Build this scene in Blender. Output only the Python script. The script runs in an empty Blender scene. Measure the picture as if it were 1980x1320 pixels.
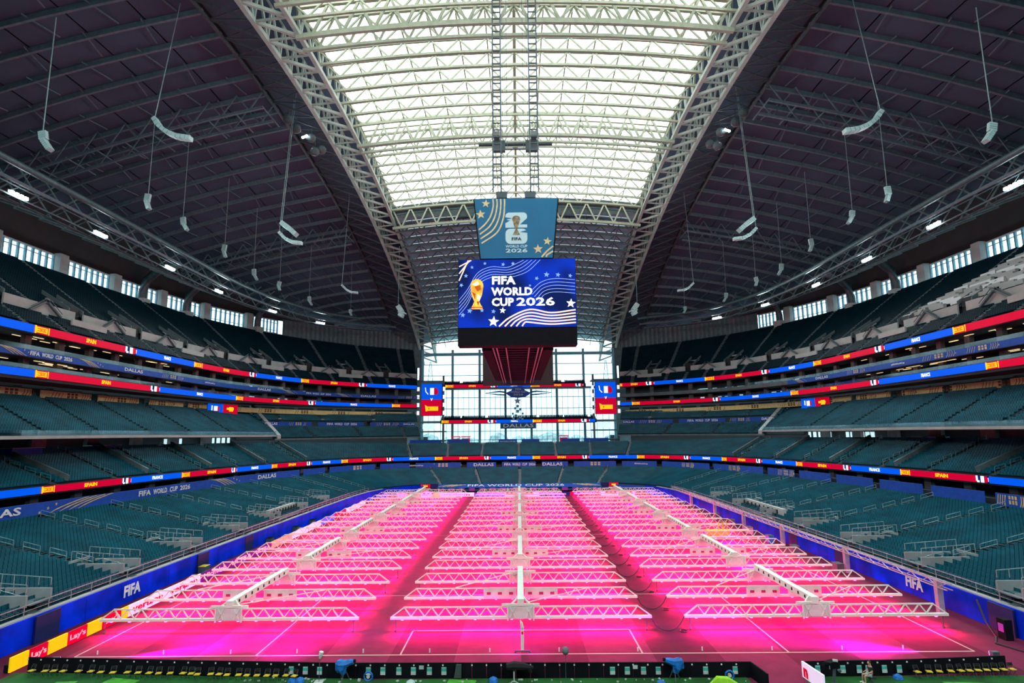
import bpy, math, random
import numpy as np
from mathutils import Vector, Matrix
random.seed(7); rng = np.random.default_rng(7)
S = bpy.context.scene; C = S.collection
PI = math.pi
# ------------------------------------------------------------------ camera
cam_d = bpy.data.cameras.new('camera'); cam = bpy.data.objects.new('camera', cam_d); C.objects.link(cam); S.camera = cam
cam_d.sensor_width = 36; cam_d.sensor_fit = 'HORIZONTAL'; cam_d.lens = 36*1147.27/1980; cam_d.clip_start = .5; cam_d.clip_end = 3000
th, ps, ro = .1512, .00958, -.01007
fw = Vector((-math.sin(ps)*math.cos(th), math.cos(ps)*math.cos(th), math.sin(th)))
r0 = Vector((math.cos(ps), math.sin(ps), 0)); u0 = r0.cross(fw)
r1 = r0*math.cos(ro)+u0*math.sin(ro); u1 = -r0*math.sin(ro)+u0*math.cos(ro)
CAM = Vector((0, -47.89, 16.608))
cam.matrix_world = Matrix(((r1.x, u1.x, -fw.x, CAM.x), (r1.y, u1.y, -fw.y, CAM.y), (r1.z, u1.z, -fw.z, CAM.z), (0, 0, 0, 1)))
# ------------------------------------------------------------------ world, exposure
S.view_settings.view_transform = 'Standard'; S.view_settings.look = 'None'; S.view_settings.gamma = 1
S.view_settings.use_curve_mapping = False; S.view_settings.exposure = 0.0
W = bpy.data.worlds.new('overcast_sky'); S.world = W; W.use_nodes = True
nt = W.node_tree; bg = nt.nodes['Background']
tc = nt.nodes.new('ShaderNodeTexCoord'); sx = nt.nodes.new('ShaderNodeSeparateXYZ'); rp = nt.nodes.new('ShaderNodeValToRGB')
nt.links.new(tc.outputs['Generated'], sx.inputs[0]); nt.links.new(sx.outputs['Z'], rp.inputs[0]); nt.links.new(rp.outputs[0], bg.inputs[0])
rp.color_ramp.elements[0].position = .0; rp.color_ramp.elements[0].color = (.50, .74, .84, 1)
rp.color_ramp.elements[1].position = .25; rp.color_ramp.elements[1].color = (.86, .97, 1, 1)
bg.inputs[1].default_value = 2.6
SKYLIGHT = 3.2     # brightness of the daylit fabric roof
FLOOD = 32000.0    # watts of each catwalk floodlight cluster
GROW = 3500.0       # watts of each pink lamp truss
S.cycles.max_bounces = 5; S.cycles.diffuse_bounces = 3; S.cycles.glossy_bounces = 2; S.cycles.transparent_max_bounces = 6; S.cycles.transmission_bounces = 3
S.cycles.caustics_reflective = False; S.cycles.caustics_refractive = False
S.cycles.sample_clamp_indirect = 4
# ------------------------------------------------------------------ materials
MC = {}
def mk(name, rgb, rough=.6, metal=0, var=.15, scale=1.5, emit=0, ecol=None, spec=.4, alpha=None):
    if name in MC: return MC[name]
    m = bpy.data.materials.new(name); m.use_nodes = True; n = m.node_tree; b = n.nodes['Principled BSDF']
    b.inputs['Roughness'].default_value = rough; b.inputs['Metallic'].default_value = metal
    b.inputs['Specular IOR Level'].default_value = .05 if emit else spec
    b.inputs['Base Color'].default_value = (*rgb, 1)
    if var > 0:
        t = n.nodes.new('ShaderNodeTexCoord'); no = n.nodes.new('ShaderNodeTexNoise'); no.inputs['Scale'].default_value = scale
        no.inputs['Detail'].default_value = 3
        r = n.nodes.new('ShaderNodeValToRGB'); r.color_ramp.elements[0].position = .35; r.color_ramp.elements[1].position = .65
        r.color_ramp.elements[0].color = (*[c*(1-var) for c in rgb], 1); r.color_ramp.elements[1].color = (*[min(1, c*(1+var)) for c in rgb], 1)
        n.links.new(t.outputs['Object'], no.inputs['Vector']); n.links.new(no.outputs['Fac'], r.inputs[0]); n.links.new(r.outputs[0], b.inputs['Base Color'])
    if emit:
        b.inputs['Emission Color'].default_value = (*(ecol or rgb), 1); b.inputs['Emission Strength'].default_value = emit
    MC[name] = m; return m
def glass(name, tint, gl=.12):
    m = bpy.data.materials.new(name); m.use_nodes = True; n = m.node_tree; n.nodes.clear()
    o = n.nodes.new('ShaderNodeOutputMaterial'); mx = n.nodes.new('ShaderNodeMixShader'); t = n.nodes.new('ShaderNodeBsdfTransparent')
    g = n.nodes.new('ShaderNodeBsdfGlossy'); t.inputs[0].default_value = (*tint, 1); g.inputs['Roughness'].default_value = .08
    no = n.nodes.new('ShaderNodeTexNoise'); no.inputs['Scale'].default_value = .4
    mp = n.nodes.new('ShaderNodeMapRange'); mp.inputs['To Min'].default_value = gl*.7; mp.inputs['To Max'].default_value = gl*1.3
    n.links.new(no.outputs['Fac'], mp.inputs['Value']); n.links.new(mp.outputs[0], mx.inputs[0])
    n.links.new(t.outputs[0], mx.inputs[1]); n.links.new(g.outputs[0], mx.inputs[2]); n.links.new(mx.outputs[0], o.inputs[0])
    return m
M = dict(
 concrete=mk('raw_concrete', (.12, .16, .17), .85, scale=.6), parapet=mk('parapet_concrete', (.26, .29, .30), .8, scale=.5), pale=mk('pale_concrete', (.42, .43, .42), .8, scale=.5, var=.08),
 tread=mk('dark_tread', (.012, .045, .055), .8, scale=.8), upper_tread=mk('upper_aisle_tread', (.30, .37, .40), .8, scale=.8), light_tread=mk('aisle_tread', (.10, .15, .16), .8, scale=.8),
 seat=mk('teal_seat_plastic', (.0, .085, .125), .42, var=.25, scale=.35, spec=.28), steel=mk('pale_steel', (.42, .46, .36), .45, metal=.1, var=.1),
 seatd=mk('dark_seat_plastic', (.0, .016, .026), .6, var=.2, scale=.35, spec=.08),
 arch=mk('arch_steel', (.40, .46, .41), .5, var=.15, scale=.4), dark=mk('dark_steel', (.06, .085, .095), .6, var=.2),
 roof=mk('roof_deck', (.050, .092, .140), .9, var=.15, scale=.08), purlin=mk('roof_purlin', (.11, .17, .20), .6),
 fixroof=mk('end_roof_deck', (.38, .72, .80), .8, var=.1, scale=.2), fixtruss=mk('end_roof_steel', (.12, .15, .16), .6),
 black=mk('black_board', (.006, .007, .010), .8, spec=.08), blackfab=mk('black_fabric', (.012, .012, .015), .9),
 dwall=mk('dark_wall', (.020, .021, .024), .7, scale=.3), col=mk('brown_column', (.15, .125, .12), .7),
 handrail=mk('handrail_steel', (.30, .42, .43), .35, metal=.4), ductm=mk('duct_metal', (.10, .17, .18), .4, metal=.5),
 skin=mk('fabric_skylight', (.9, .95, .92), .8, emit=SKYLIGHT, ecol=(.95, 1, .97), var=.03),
 blue=mk('blue_wall_vinyl', (.0, .03, .75), .6, spec=.06, var=.35, scale=.35), bluedk=mk('navy_recess', (.0, .01, .10), .6),
 ban=mk('blue_banner', (.003, .07, .42), .6, var=.12), teal=mk('teal_banner', (.0, .115, .24), .6, var=.06, scale=.4),
 gold=mk('gold_banner', (.88, .66, .28), .6, var=.08), golddk=mk('brown_print', (.16, .08, .025), .7), tan=mk('tan_print', (.62, .48, .24), .6),
 white=mk('white_print', (.8, .8, .8), .6, var=.02), cream=mk('rig_white_paint', (.74, .84, .74), .5, var=.05), plate=mk('rig_plate', (.62, .68, .66), .5, var=.08),
 ledblue=mk('led_blue', (0, .05, .4), .5, emit=.85, ecol=(0, .10, .85), var=.02), ledred=mk('led_red', (.4, 0, .03), .5, emit=.62, ecol=(.80, 0, .035), var=.02),
 ledyel=mk('led_yellow', (.6, .4, 0), .5, emit=.9, ecol=(1, .58, .01), var=.02), ledwhite=mk('led_white', (.7, .7, .75), .5, emit=.95, ecol=(.85, .9, 1), var=.02),
 lednavy=mk('led_navy', (0, .01, .1), .5, emit=.25, ecol=(0, .03, .3), var=.02), ledorange=mk('led_orange', (.5, .1, 0), .5, emit=.8, ecol=(.85, .16, .01), var=.02),
 scr=None, glass=glass('window_glass', (.93, .98, 1)), rglass=glass('balustrade_glass', (.80, .93, .95), .10),
 lamp=mk('flood_lamp', (1, 1, 1), .5, emit=30, ecol=(.9, .97, 1), var=0), pinklamp=mk('grow_lamp_lens', (1, .6, 1), .5, emit=2.2, ecol=(1, .25, .95), var=0),
 warm=mk('warm_ceiling_light', (1, .8, .5), .5, emit=1.2, ecol=(1, .75, .4), var=0), coolw=mk('lit_interior', (.8, 1, 1), .5, emit=.8, ecol=(.65, .95, 1), var=.3, scale=2),
 line=mk('pitch_paint', (.42, .40, .34), .8, var=.05), cable=mk('black_cable', (.01, .01, .012), .5, var=0),
 spk=mk('speaker_grille', (.38, .55, .55), .5, var=.1), orb=mk('smoky_globe', (.10, .14, .15), .25, var=.1),
 purple=mk('purple_lit_steel', (.010, .014, .03), .6), bluefab=mk('blue_rain_cover', (.01, .16, .55), .55, var=.3, scale=3),
 yellow=mk('yellow_plastic', (.75, .55, .03), .5), lime=mk('lime_cloth', (.28, .62, .02), .8), skinm=mk('skin', (.55, .32, .22), .6), shorts=mk('grey_shorts', (.35, .38, .42), .8),
 hair=mk('dark_hair', (.02, .015, .012), .7), paper=mk('printed_paper', (.5, .56, .54), .7), papg=mk('green_print', (.05, .42, .36), .7), tree=mk('far_trees', (.30, .48, .50), .9, var=.4, scale=.3),
 plaza=mk('plaza_paving', (.45, .52, .52), .9), lays_r=mk('board_red', (.5, 0, .02), .5, emit=.35, ecol=(.6, 0, .03), var=0), lays_y=mk('board_yellow', (.6, .45, 0), .5, emit=.6, ecol=(.95, .6, .0), var=0),
 brdw=mk('board_white', (.7, .68, .8), .5, emit=.45, ecol=(.8, .75, 1), var=0), brdp=mk('board_purple', (.06, .01, .2), .5, emit=.2, ecol=(.06, .01, .22), var=0), bred=mk('text_red', (.6, 0, .02), .5, emit=.3, ecol=(.7, 0, .03), var=0),
)
# turf: striped grass with the pink lamp light put into its colour
def turf_mat():
    m = bpy.data.materials.new('pink_lit_mown_turf'); m.use_nodes = True; n = m.node_tree; b = n.nodes['Principled BSDF']; b.inputs['Roughness'].default_value = .9
    b.inputs['Specular IOR Level'].default_value = .1
    g = n.nodes.new('ShaderNodeNewGeometry'); s = n.nodes.new('ShaderNodeSeparateXYZ'); n.links.new(g.outputs['Position'], s.inputs[0])
    def math_(op, a, bb=None):
        k = n.nodes.new('ShaderNodeMath'); k.operation = op
        for i, v in enumerate((a, bb)):
            if v is None: continue
            if isinstance(v, (int, float)): k.inputs[i].default_value = v
            else: n.links.new(v, k.inputs[i])
        return k.outputs[0]
    par = math_('MODULO', math_('FLOOR', math_('ADD', math_('DIVIDE', s.outputs['X'], 4.95), 100.0)), 2.0)
    no = n.nodes.new('ShaderNodeTexNoise'); no.inputs['Scale'].default_value = .9; no.inputs['Detail'].default_value = 6; n.links.new(g.outputs['Position'], no.inputs['Vector'])
    mx = n.nodes.new('ShaderNodeMix'); mx.data_type = 'RGBA'; n.links.new(par, mx.inputs[0])
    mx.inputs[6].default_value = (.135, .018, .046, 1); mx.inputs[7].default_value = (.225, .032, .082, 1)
    m2 = n.nodes.new('ShaderNodeMix'); m2.data_type = 'RGBA'; m2.blend_type = 'MULTIPLY'; m2.inputs[0].default_value = .5
    n.links.new(mx.outputs[2], m2.inputs[6]); n.links.new(no.outputs['Fac'], m2.inputs[7]); n.links.new(m2.outputs[2], b.inputs['Base Color'])
    return m
M['turf'] = turf_mat(); M['apron'] = mk('green_runoff', (.008, .095, .014), .95, var=.35, scale=.5); M['limeturf'] = mk('bright_turf_patch', (.06, .36, .03), .95, var=.2, scale=2)
# video screen artwork: flowing pale bands over blue
def screen_mat():
    m = bpy.data.materials.new('video_artwork'); m.use_nodes = True; n = m.node_tree; b = n.nodes['Principled BSDF']; b.inputs['Base Color'].default_value = (.004, .004, .01, 1); b.inputs['Specular IOR Level'].default_value = .04
    t = n.nodes.new('ShaderNodeTexCoord'); no = n.nodes.new('ShaderNodeTexNoise'); no.inputs['Scale'].default_value = .22; no.inputs['Detail'].default_value = 1
    r = n.nodes.new('ShaderNodeValToRGB'); e = r.color_ramp.elements; e[0].position = .38; e[0].color = (0, .012, .12, 1); e[1].position = .62; e[1].color = (0, .045, .72, 1)
    n.links.new(t.outputs['Object'], no.inputs['Vector']); n.links.new(no.outputs['Fac'], r.inputs[0]); n.links.new(r.outputs[0], b.inputs['Emission Color'])
    b.inputs['Emission Strength'].default_value = .8
    return m
M['scr'] = screen_mat()
# ------------------------------------------------------------------ mesh helper
class G:
    def __init__(s): s.v = []; s.f = []; s.m = []
    def quad(s, a, b, c, d, mi=0):
        k = len(s.v); s.v += [tuple(a), tuple(b), tuple(c), tuple(d)]; s.f.append((k, k+1, k+2, k+3)); s.m.append(mi)
    def poly(s, pts, mi=0):
        k = len(s.v); s.v += [tuple(p) for p in pts]; s.f.append(tuple(range(k, k+len(pts)))); s.m.append(mi)
    def hexa(s, p, mi=0):
        k = len(s.v); s.v += [tuple(q) for q in p]
        for f in ((0, 3, 2, 1), (4, 5, 6, 7), (0, 1, 5, 4), (1, 2, 6, 5), (2, 3, 7, 6), (3, 0, 4, 7)): s.f.append(tuple(k+i for i in f)); s.m.append(mi)
    def box(s, c, d, rz=0, mi=0, rx=0):
        x, y, z = d[0]/2, d[1]/2, d[2]/2; R = Matrix.Rotation(rz, 3, 'Z') @ Matrix.Rotation(rx, 3, 'X')
        s.hexa([Vector(c)+R @ Vector(q) for q in ((-x, -y, -z), (x, -y, -z), (x, y, -z), (-x, y, -z), (-x, -y, z), (x, -y, z), (x, y, z), (-x, y, z))], mi)
    def bar(s, a, b, w, h=None, mi=0):
        h = h or w; a = Vector(a); b = Vector(b); d = (b-a).normalized()
        up = Vector((0, 0, 1)) if abs(d.z) < .95 else Vector((0, 1, 0))
        x = d.cross(up).normalized()*w/2; y = x.cross(d).normalized()*h/2
        s.hexa([a-x-y, a+x-y, a+x+y, a-x+y, b-x-y, b+x-y, b+x+y, b-x+y], mi)
    def path(s, pts, w, h=None, mi=0):
        for a, b in zip(pts[:-1], pts[1:]): s.bar(a, b, w, h, mi)
    def tube(s, pts, r, n=6, mi=0, cap=True):
        pts = [Vector(p) for p in pts]; k = len(s.v); rs = r if isinstance(r, (list, tuple)) else [r]*len(pts)
        for i, p in enumerate(pts):
            d = (pts[min(i+1, len(pts)-1)]-pts[max(i-1, 0)]).normalized(); up = Vector((0, 0, 1)) if abs(d.z) < .95 else Vector((0, 1, 0))
            x = d.cross(up).normalized(); y = x.cross(d)
            for j in range(n): a = 2*PI*j/n; s.v.append(tuple(p+(x*math.cos(a)+y*math.sin(a))*rs[i]))
        for i in range(len(pts)-1):
            for j in range(n):
                s.f.append((k+i*n+j, k+i*n+(j+1) % n, k+(i+1)*n+(j+1) % n, k+(i+1)*n+j)); s.m.append(mi)
        if cap:
            s.f.append(tuple(k+j for j in range(n))[::-1]); s.m.append(mi); q = k+(len(pts)-1)*n; s.f.append(tuple(q+j for j in range(n))); s.m.append(mi)
    def ball(s, c, r, n=10, mi=0, sz=1):
        m = n//2+1
        s.tube([(c[0], c[1], c[2]+sz*r*math.cos(PI*i/m)) for i in range(m, -1, -1)], [max(.01*r, r*math.sin(PI*i/m)) for i in range(m, -1, -1)], n, mi)
    def build(s, name, mats, parent=None, loc=None, smooth=False):
        me = bpy.data.meshes.new(name); me.from_pydata(s.v, [], s.f)
        for m in (mats if isinstance(mats, (list, tuple)) else [mats]): me.materials.append(M[m] if isinstance(m, str) else m)
        if any(s.m): me.polygons.foreach_set('material_index', s.m)
        if smooth: me.polygons.foreach_set('use_smooth', [True]*len(s.f))
        me.update(); return link(name, me, parent, loc)
def link(name, me, parent=None, loc=None, rz=0, mw=None):
    o = bpy.data.objects.new(name, me); C.objects.link(o)
    if parent: o.parent = parent
    if loc is not None: o.location = loc
    if rz: o.rotation_euler = (0, 0, rz)
    if mw is not None: o.matrix_local = mw
    return o
def tag(o, label, cat=None, group=None, kind=None):
    if label: o['label'] = label
    if cat: o['category'] = cat
    if group: o['group'] = group
    if kind: o['kind'] = kind
    return o
def thing(name, label, cat, loc=(0, 0, 0), group=None, rz=0):
    o = link(name, None, None, loc, rz); return tag(o, label, cat, group)
def struct(o): o['kind'] = 'structure'; return o
def copy_tree(o, parent=None):
    c = o.copy(); C.objects.link(c)
    if parent: c.parent = parent
    for ch in list(o.children): copy_tree(ch, c)
    return c
ORD = ['first', 'second', 'third', 'fourth', 'fifth', 'sixth', 'seventh', 'eighth', 'ninth', 'tenth', 'eleventh', 'twelfth', 'thirteenth', 'fourteenth', 'fifteenth', 'sixteenth', 'seventeenth', 'eighteenth', 'nineteenth', 'twentieth']
ORD += ['twenty-'+o for o in ORD[:9]] + ['thirtieth'] + ['thirty-'+o for o in ORD[:9]] + ['fortieth'] + ['forty-'+o for o in ORD[:9]]
TX = {}
def text_mesh(body, mat, bold=.03):
    k = (body, mat, bold)
    if k not in TX:
        cu = bpy.data.curves.new('lettering', 'FONT'); cu.body = body; cu.align_x = 'CENTER'; cu.align_y = 'CENTER'; cu.size = 1; cu.offset = bold*.5; cu.extrude = .01; cu.resolution_u = 2
        cu.space_character = 1.02; cu.space_line = .82
        ob = bpy.data.objects.new('tmp', cu); C.objects.link(ob); bpy.context.view_layer.update()
        me = bpy.data.meshes.new_from_object(ob); bpy.data.objects.remove(ob); me.name = 'lettering'
        me.materials.clear(); me.materials.append(M[mat]); n = len(me.vertices); co = np.empty(n*3); me.vertices.foreach_get('co', co); co = co.reshape(-1, 3)
        TX[k] = (me, co[:, 0].max()-co[:, 0].min(), co[:, 1].max()-co[:, 1].min())
    return TX[k]
def frame(pos, xdir, up=(0, 0, 1)):       # local x = reading direction, local y = up, local z = toward the viewer
    x = Vector(xdir).normalized(); z = x.cross(Vector(up)).normalized(); y = z.cross(x)
    return Matrix(((x.x, y.x, z.x, pos[0]), (x.y, y.y, z.y, pos[1]), (x.z, y.z, z.z, pos[2]), (0, 0, 0, 1)))
def text(body, mat, pos, xdir, height=None, width=None, parent=None, off=.06, bold=.03, up=(0, 0, 1)):
    me, w, h = text_mesh(body, mat, bold); F = frame(pos, xdir, up)
    sx_ = (width/w) if width else height/h; sy_ = (height/h) if height else sx_
    o = link('lettering', me, parent); o.matrix_local = F @ Matrix.Translation((0, 0, off)) @ Matrix.Diagonal((sx_, sy_, 1, 1)); return o
def star_pts(cx, cy, r, rot=0, k=.42): return [(cx+(r if i % 2 == 0 else r*k)*math.sin(rot+PI*i/5), cy+(r if i % 2 == 0 else r*k)*math.cos(rot+PI*i/5)) for i in range(10)]
def flat(name, polys, mat, F, parent, z=.05):
    g = G()
    for p in polys: g.poly([F @ Vector((a, b, z)) for a, b in p])
    return g.build(name, mat, parent)
def smooth2(pts): return [(float(a), float(b)) for a, b, c in cr([(p[0], p[1], 0) for p in pts], 7)]
def band_strip(pts, w, sm=False):                    # 2-D polyline -> quads
    out = []
    pts = smooth2(pts) if len(pts) in (4, 5, 7) else pts
    P_ = [Vector(p) for p in pts]
    L_ = []
    for i, p in enumerate(P_):
        d = (P_[min(i+1, len(P_)-1)]-P_[max(i-1, 0)]).normalized(); nn = Vector((-d.y, d.x))*w/2; L_.append((p+nn, p-nn))
    for (a, b), (c, d) in zip(L_[:-1], L_[1:]): out.append([a, b, d, c])
    return out
# ------------------------------------------------------------------ rails (plan curves of the bowl)
def cr(ctrl, n=8):
    c = np.array(ctrl, float); ext = np.vstack([2*c[0]-c[1], c, 2*c[-1]-c[-2]]); out = []
    for i in range(len(c)-1):
        p0, p1, p2, p3 = ext[i:i+4]
        for k in range(n):
            t = k/n; out.append(.5*((2*p1)+(-p0+p2)*t+(2*p0-5*p1+4*p2-p3)*t*t+(-p0+3*p1-3*p2+p3)*t**3))
    out.append(c[-1]); return np.array(out)
def full(l): l = [tuple(map(float, p)) for p in l]; return l+[(-p[0],)+p[1:] for p in l[::-1][1:]]
def mir(l): return [(-p[0],)+tuple(p[1:]) for p in l[::-1]]
def normals(pl):
    d = np.gradient(pl[:, :2], axis=0); d /= np.linalg.norm(d, axis=1)[:, None]; return np.stack([-d[:, 1], d[:, 0]], 1), d
def arclen(pl): return np.r_[0, np.cumsum(np.linalg.norm(np.diff(pl[:, :2], axis=0), axis=1))]
def offset(pl, o, dz=0):
    n, _ = normals(pl); q = pl.copy(); q[:, :2] += n*o; q[:, 2] += dz; return q
def at(pl, s):
    L = arclen(pl); p = np.array([np.interp(s, L, pl[:, i]) for i in range(3)]); n, d = normals(pl)
    dd = np.array([np.interp(s, L, d[:, i]) for i in range(2)]); dd /= np.linalg.norm(dd); return p, dd, np.array([-dd[1], dd[0]])
def sub(pl, a, b, step=3.0):
    L = arclen(pl); k = max(2, int((b-a)/step)+1); return np.stack([np.interp(np.linspace(a, b, k), L, pl[:, i]) for i in range(3)], 1)
def wall_strip(pl, z0, z1, thick, name, mat, parent=None):
    g = G(); a = pl; b = offset(pl, thick)
    for i in range(len(a)-1):
        zz0 = [a[j, 2]+z0 for j in (i, i+1)]; zz1 = [a[j, 2]+z1 for j in (i, i+1)]
        g.hexa([(a[i, 0], a[i, 1], zz0[0]), (a[i+1, 0], a[i+1, 1], zz0[1]), (b[i+1, 0], b[i+1, 1], zz0[1]), (b[i, 0], b[i, 1], zz0[0]),
                (a[i, 0], a[i, 1], zz1[0]), (a[i+1, 0], a[i+1, 1], zz1[1]), (b[i+1, 0], b[i+1, 1], zz1[1]), (b[i, 0], b[i, 1], zz1[0])])
    return g.build(name, mat, parent)
def slab(pa, pb, name, mat, thick=.4, parent=None):
    g = G()
    for i in range(len(pa)-1):
        t = [pa[i], pa[i+1], pb[i+1], pb[i]]; g.hexa([tuple(p-np.array([0, 0, thick])) for p in t]+[tuple(p) for p in t])
    return g.build(name, mat, parent)
RIB1 = full([(-72.5, -30, 9.3), (-71.8, 10, 9.3), (-70.7, 41, 9.3), (-68.9, 60, 9.3), (-66.6, 74, 9.3), (-63.9, 88, 9.3), (-60.7, 103, 9.3), (-55, 116.5, 9.3), (-48.2, 127, 9.3), (-38.3, 134.5, 9.3), (-25.6, 137.3, 9.3), (-12, 137.6, 9.3), (0, 137.6, 9.3)])
R2B = full([(-85.5, -30, 14.2), (-85, 10, 14.2), (-84.2, 42, 14.2), (-82, 64, 14.2), (-79.5, 79, 14.2), (-76, 94, 14.1), (-72, 109, 14), (-65.5, 123, 13.8), (-57, 134.5, 13.4), (-43, 144, 13), (-27, 146.5, 12.8), (-12, 146.6, 12.8), (0, 146.6, 12.8)])
LOWB = full([(-60.5, -30, 6.5), (-60.3, 10, 6.4), (-60, 30, 6.3), (-59.4, 47, 6.2), (-58.6, 62, 6.15), (-56.7, 80, 6.1), (-53, 97, 6.0), (-50, 108, 5.9), (-44, 121, 5.8), (-36, 129.5, 5.7), (-24, 133.2, 5.6), (-12, 133.8, 5.6), (0, 133.8, 5.6)])
WALL = full([(-39.9, -30, 2.2), (-39.9, 10, 2.2), (-39.8, 30, 2.2), (-39.6, 47, 2.2), (-39.4, 62, 2.2), (-39.1, 80, 2.2), (-38.6, 95, 2.2), (-37.2, 106, 2.2), (-34, 115.5, 2.0), (-29, 121, 1.9), (-20, 123.6, 1.8), (-10, 123.8, 1.8), (0, 123.8, 1.8)])
A = [(-74, -30), (-74, 0), (-75.3, 30), (-76.8, 60), (-77.5, 85), (-77.2, 105), (-74.5, 122), (-67, 142.5), (-55.5, 158), (-46, 166.5), (-37.5, 172.5)]
AB = [(-101, -30, 51.8), (-101, 0, 51.8), (-101.3, 30, 51.8), (-101.5, 60, 51.8), (-101, 85, 51.7), (-100, 105, 51.6), (-96, 131, 51.2), (-84.5, 158, 50.6), (-68, 176, 49.9), (-54.5, 185, 49.5), (-42.5, 191.5, 49.2)]
C3F = [(-70.5, -30, 16.7), (-70.5, 28, 16.7), (-71, 42, 16.7), (-71.5, 55, 16.7), (-71.2, 70, 16.65), (-70.7, 84, 16.55), (-70, 98, 16.5), (-68.6, 112, 16.4), (-67.3, 119.5, 16.4)]
C3B = [(-83, -30, 23.4), (-83, 28, 23.4), (-83.2, 42, 23.4), (-83.5, 55, 23.4), (-83.7, 70, 23.4), (-83.6, 86, 23.4), (-83.4, 103, 23.4), (-82.5, 119, 23.3), (-81, 130, 23.3)]
CCF = [(-67.3, 117, 15.3), (-64, 125.5, 15.3), (-57, 137, 15.3), (-47, 147.5, 15.3), (-33.5, 156, 15.3)]
CCB = [(-80, 128.5, 23), (-76.5, 137, 23), (-69, 148, 23), (-57, 160, 23), (-37.8, 171.5, 23)]
def sides(l): return [('left', l), ('right', mir(l))]
# ------------------------------------------------------------------ floor, pitch
g = G(); g.quad((-42, -75, 0), (42, -75, 0), (42, 126, 0), (-42, 126, 0)); floor = struct(g.build('floor', 'turf')); floor['label'] = 'striped grass pitch floor under pink lamps'
g = G(); g.quad((-45, -75, -.3), (45, -75, -.3), (45, 130, -.3), (-45, 130, -.3)); struct(g.build('floor', 'concrete'))
def line_strip(x0, y0, x1, y1, w=.12):
    g = G(); d = Vector((x1-x0, y1-y0)).normalized(); nx, ny = -d.y*w/2, d.x*w/2
    g.quad((x0+nx, y0+ny, .012), (x0-nx, y0-ny, .012), (x1-nx, y1-ny, .012), (x1+nx, y1+ny, .012)); g.build('pitch_line', 'line', floor)
for y in (0, 105): line_strip(-34, y, 34, y, .16)
for s in (-1, 1): line_strip(34*s, 0, 34*s, 105, .14)
line_strip(-34, 52.5, 34, 52.5)
for y0, sg in ((0, 1), (105, -1)):
    for hw, dp in ((9.16, 5.5), (20.16, 16.5)):
        line_strip(-hw, y0, -hw, y0+sg*dp); line_strip(hw, y0, hw, y0+sg*dp); line_strip(-hw, y0+sg*dp, hw, y0+sg*dp)
g = G(); P_ = [(9.15*math.cos(2*PI*i/48), 52.5+9.15*math.sin(2*PI*i/48)) for i in range(49)]
for (a, b), (c, d) in zip(P_[:-1], P_[1:]): g.bar((a, b, .01), (c, d, .01), .12, .004)
g.build('centre_circle', 'line', floor)
# green run-off turf behind the near boards, and a bright patch
g = G(); g.box((-11, -25, .01), (52.5, 41, .03)); g.box((26.5, -25, .01), (15, 41, .03)); g.poly([(-36.1, -3.0, .02), (-36.1, -6, .02), (-11, -6, .02), (-11, -4.4, .02), (-24.7, -3.6, .02), (-35.3, -2.95, .02)]); o = struct(g.build('runoff_turf', 'apron')); o['label'] = 'dark green run-off turf behind the black boards'
g = G()
for x, y, w, d in ((-4.1, -5.8, 1.9, 2.2), (-27.5, -5.4, 2.2, 2.4), (-31, -5.5, 1.4, 1.8), (9.6, -6.6, 1.2, .9), (22.9, -7.2, 2.0, 1.4), (29, -6.2, 2.6, 1.2)): g.box((x, y, .03), (w, d, .03), random.uniform(-.3, .3))
tag(g.build('turf_patch', 'limeturf', o), 'bright green turf patches')
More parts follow.
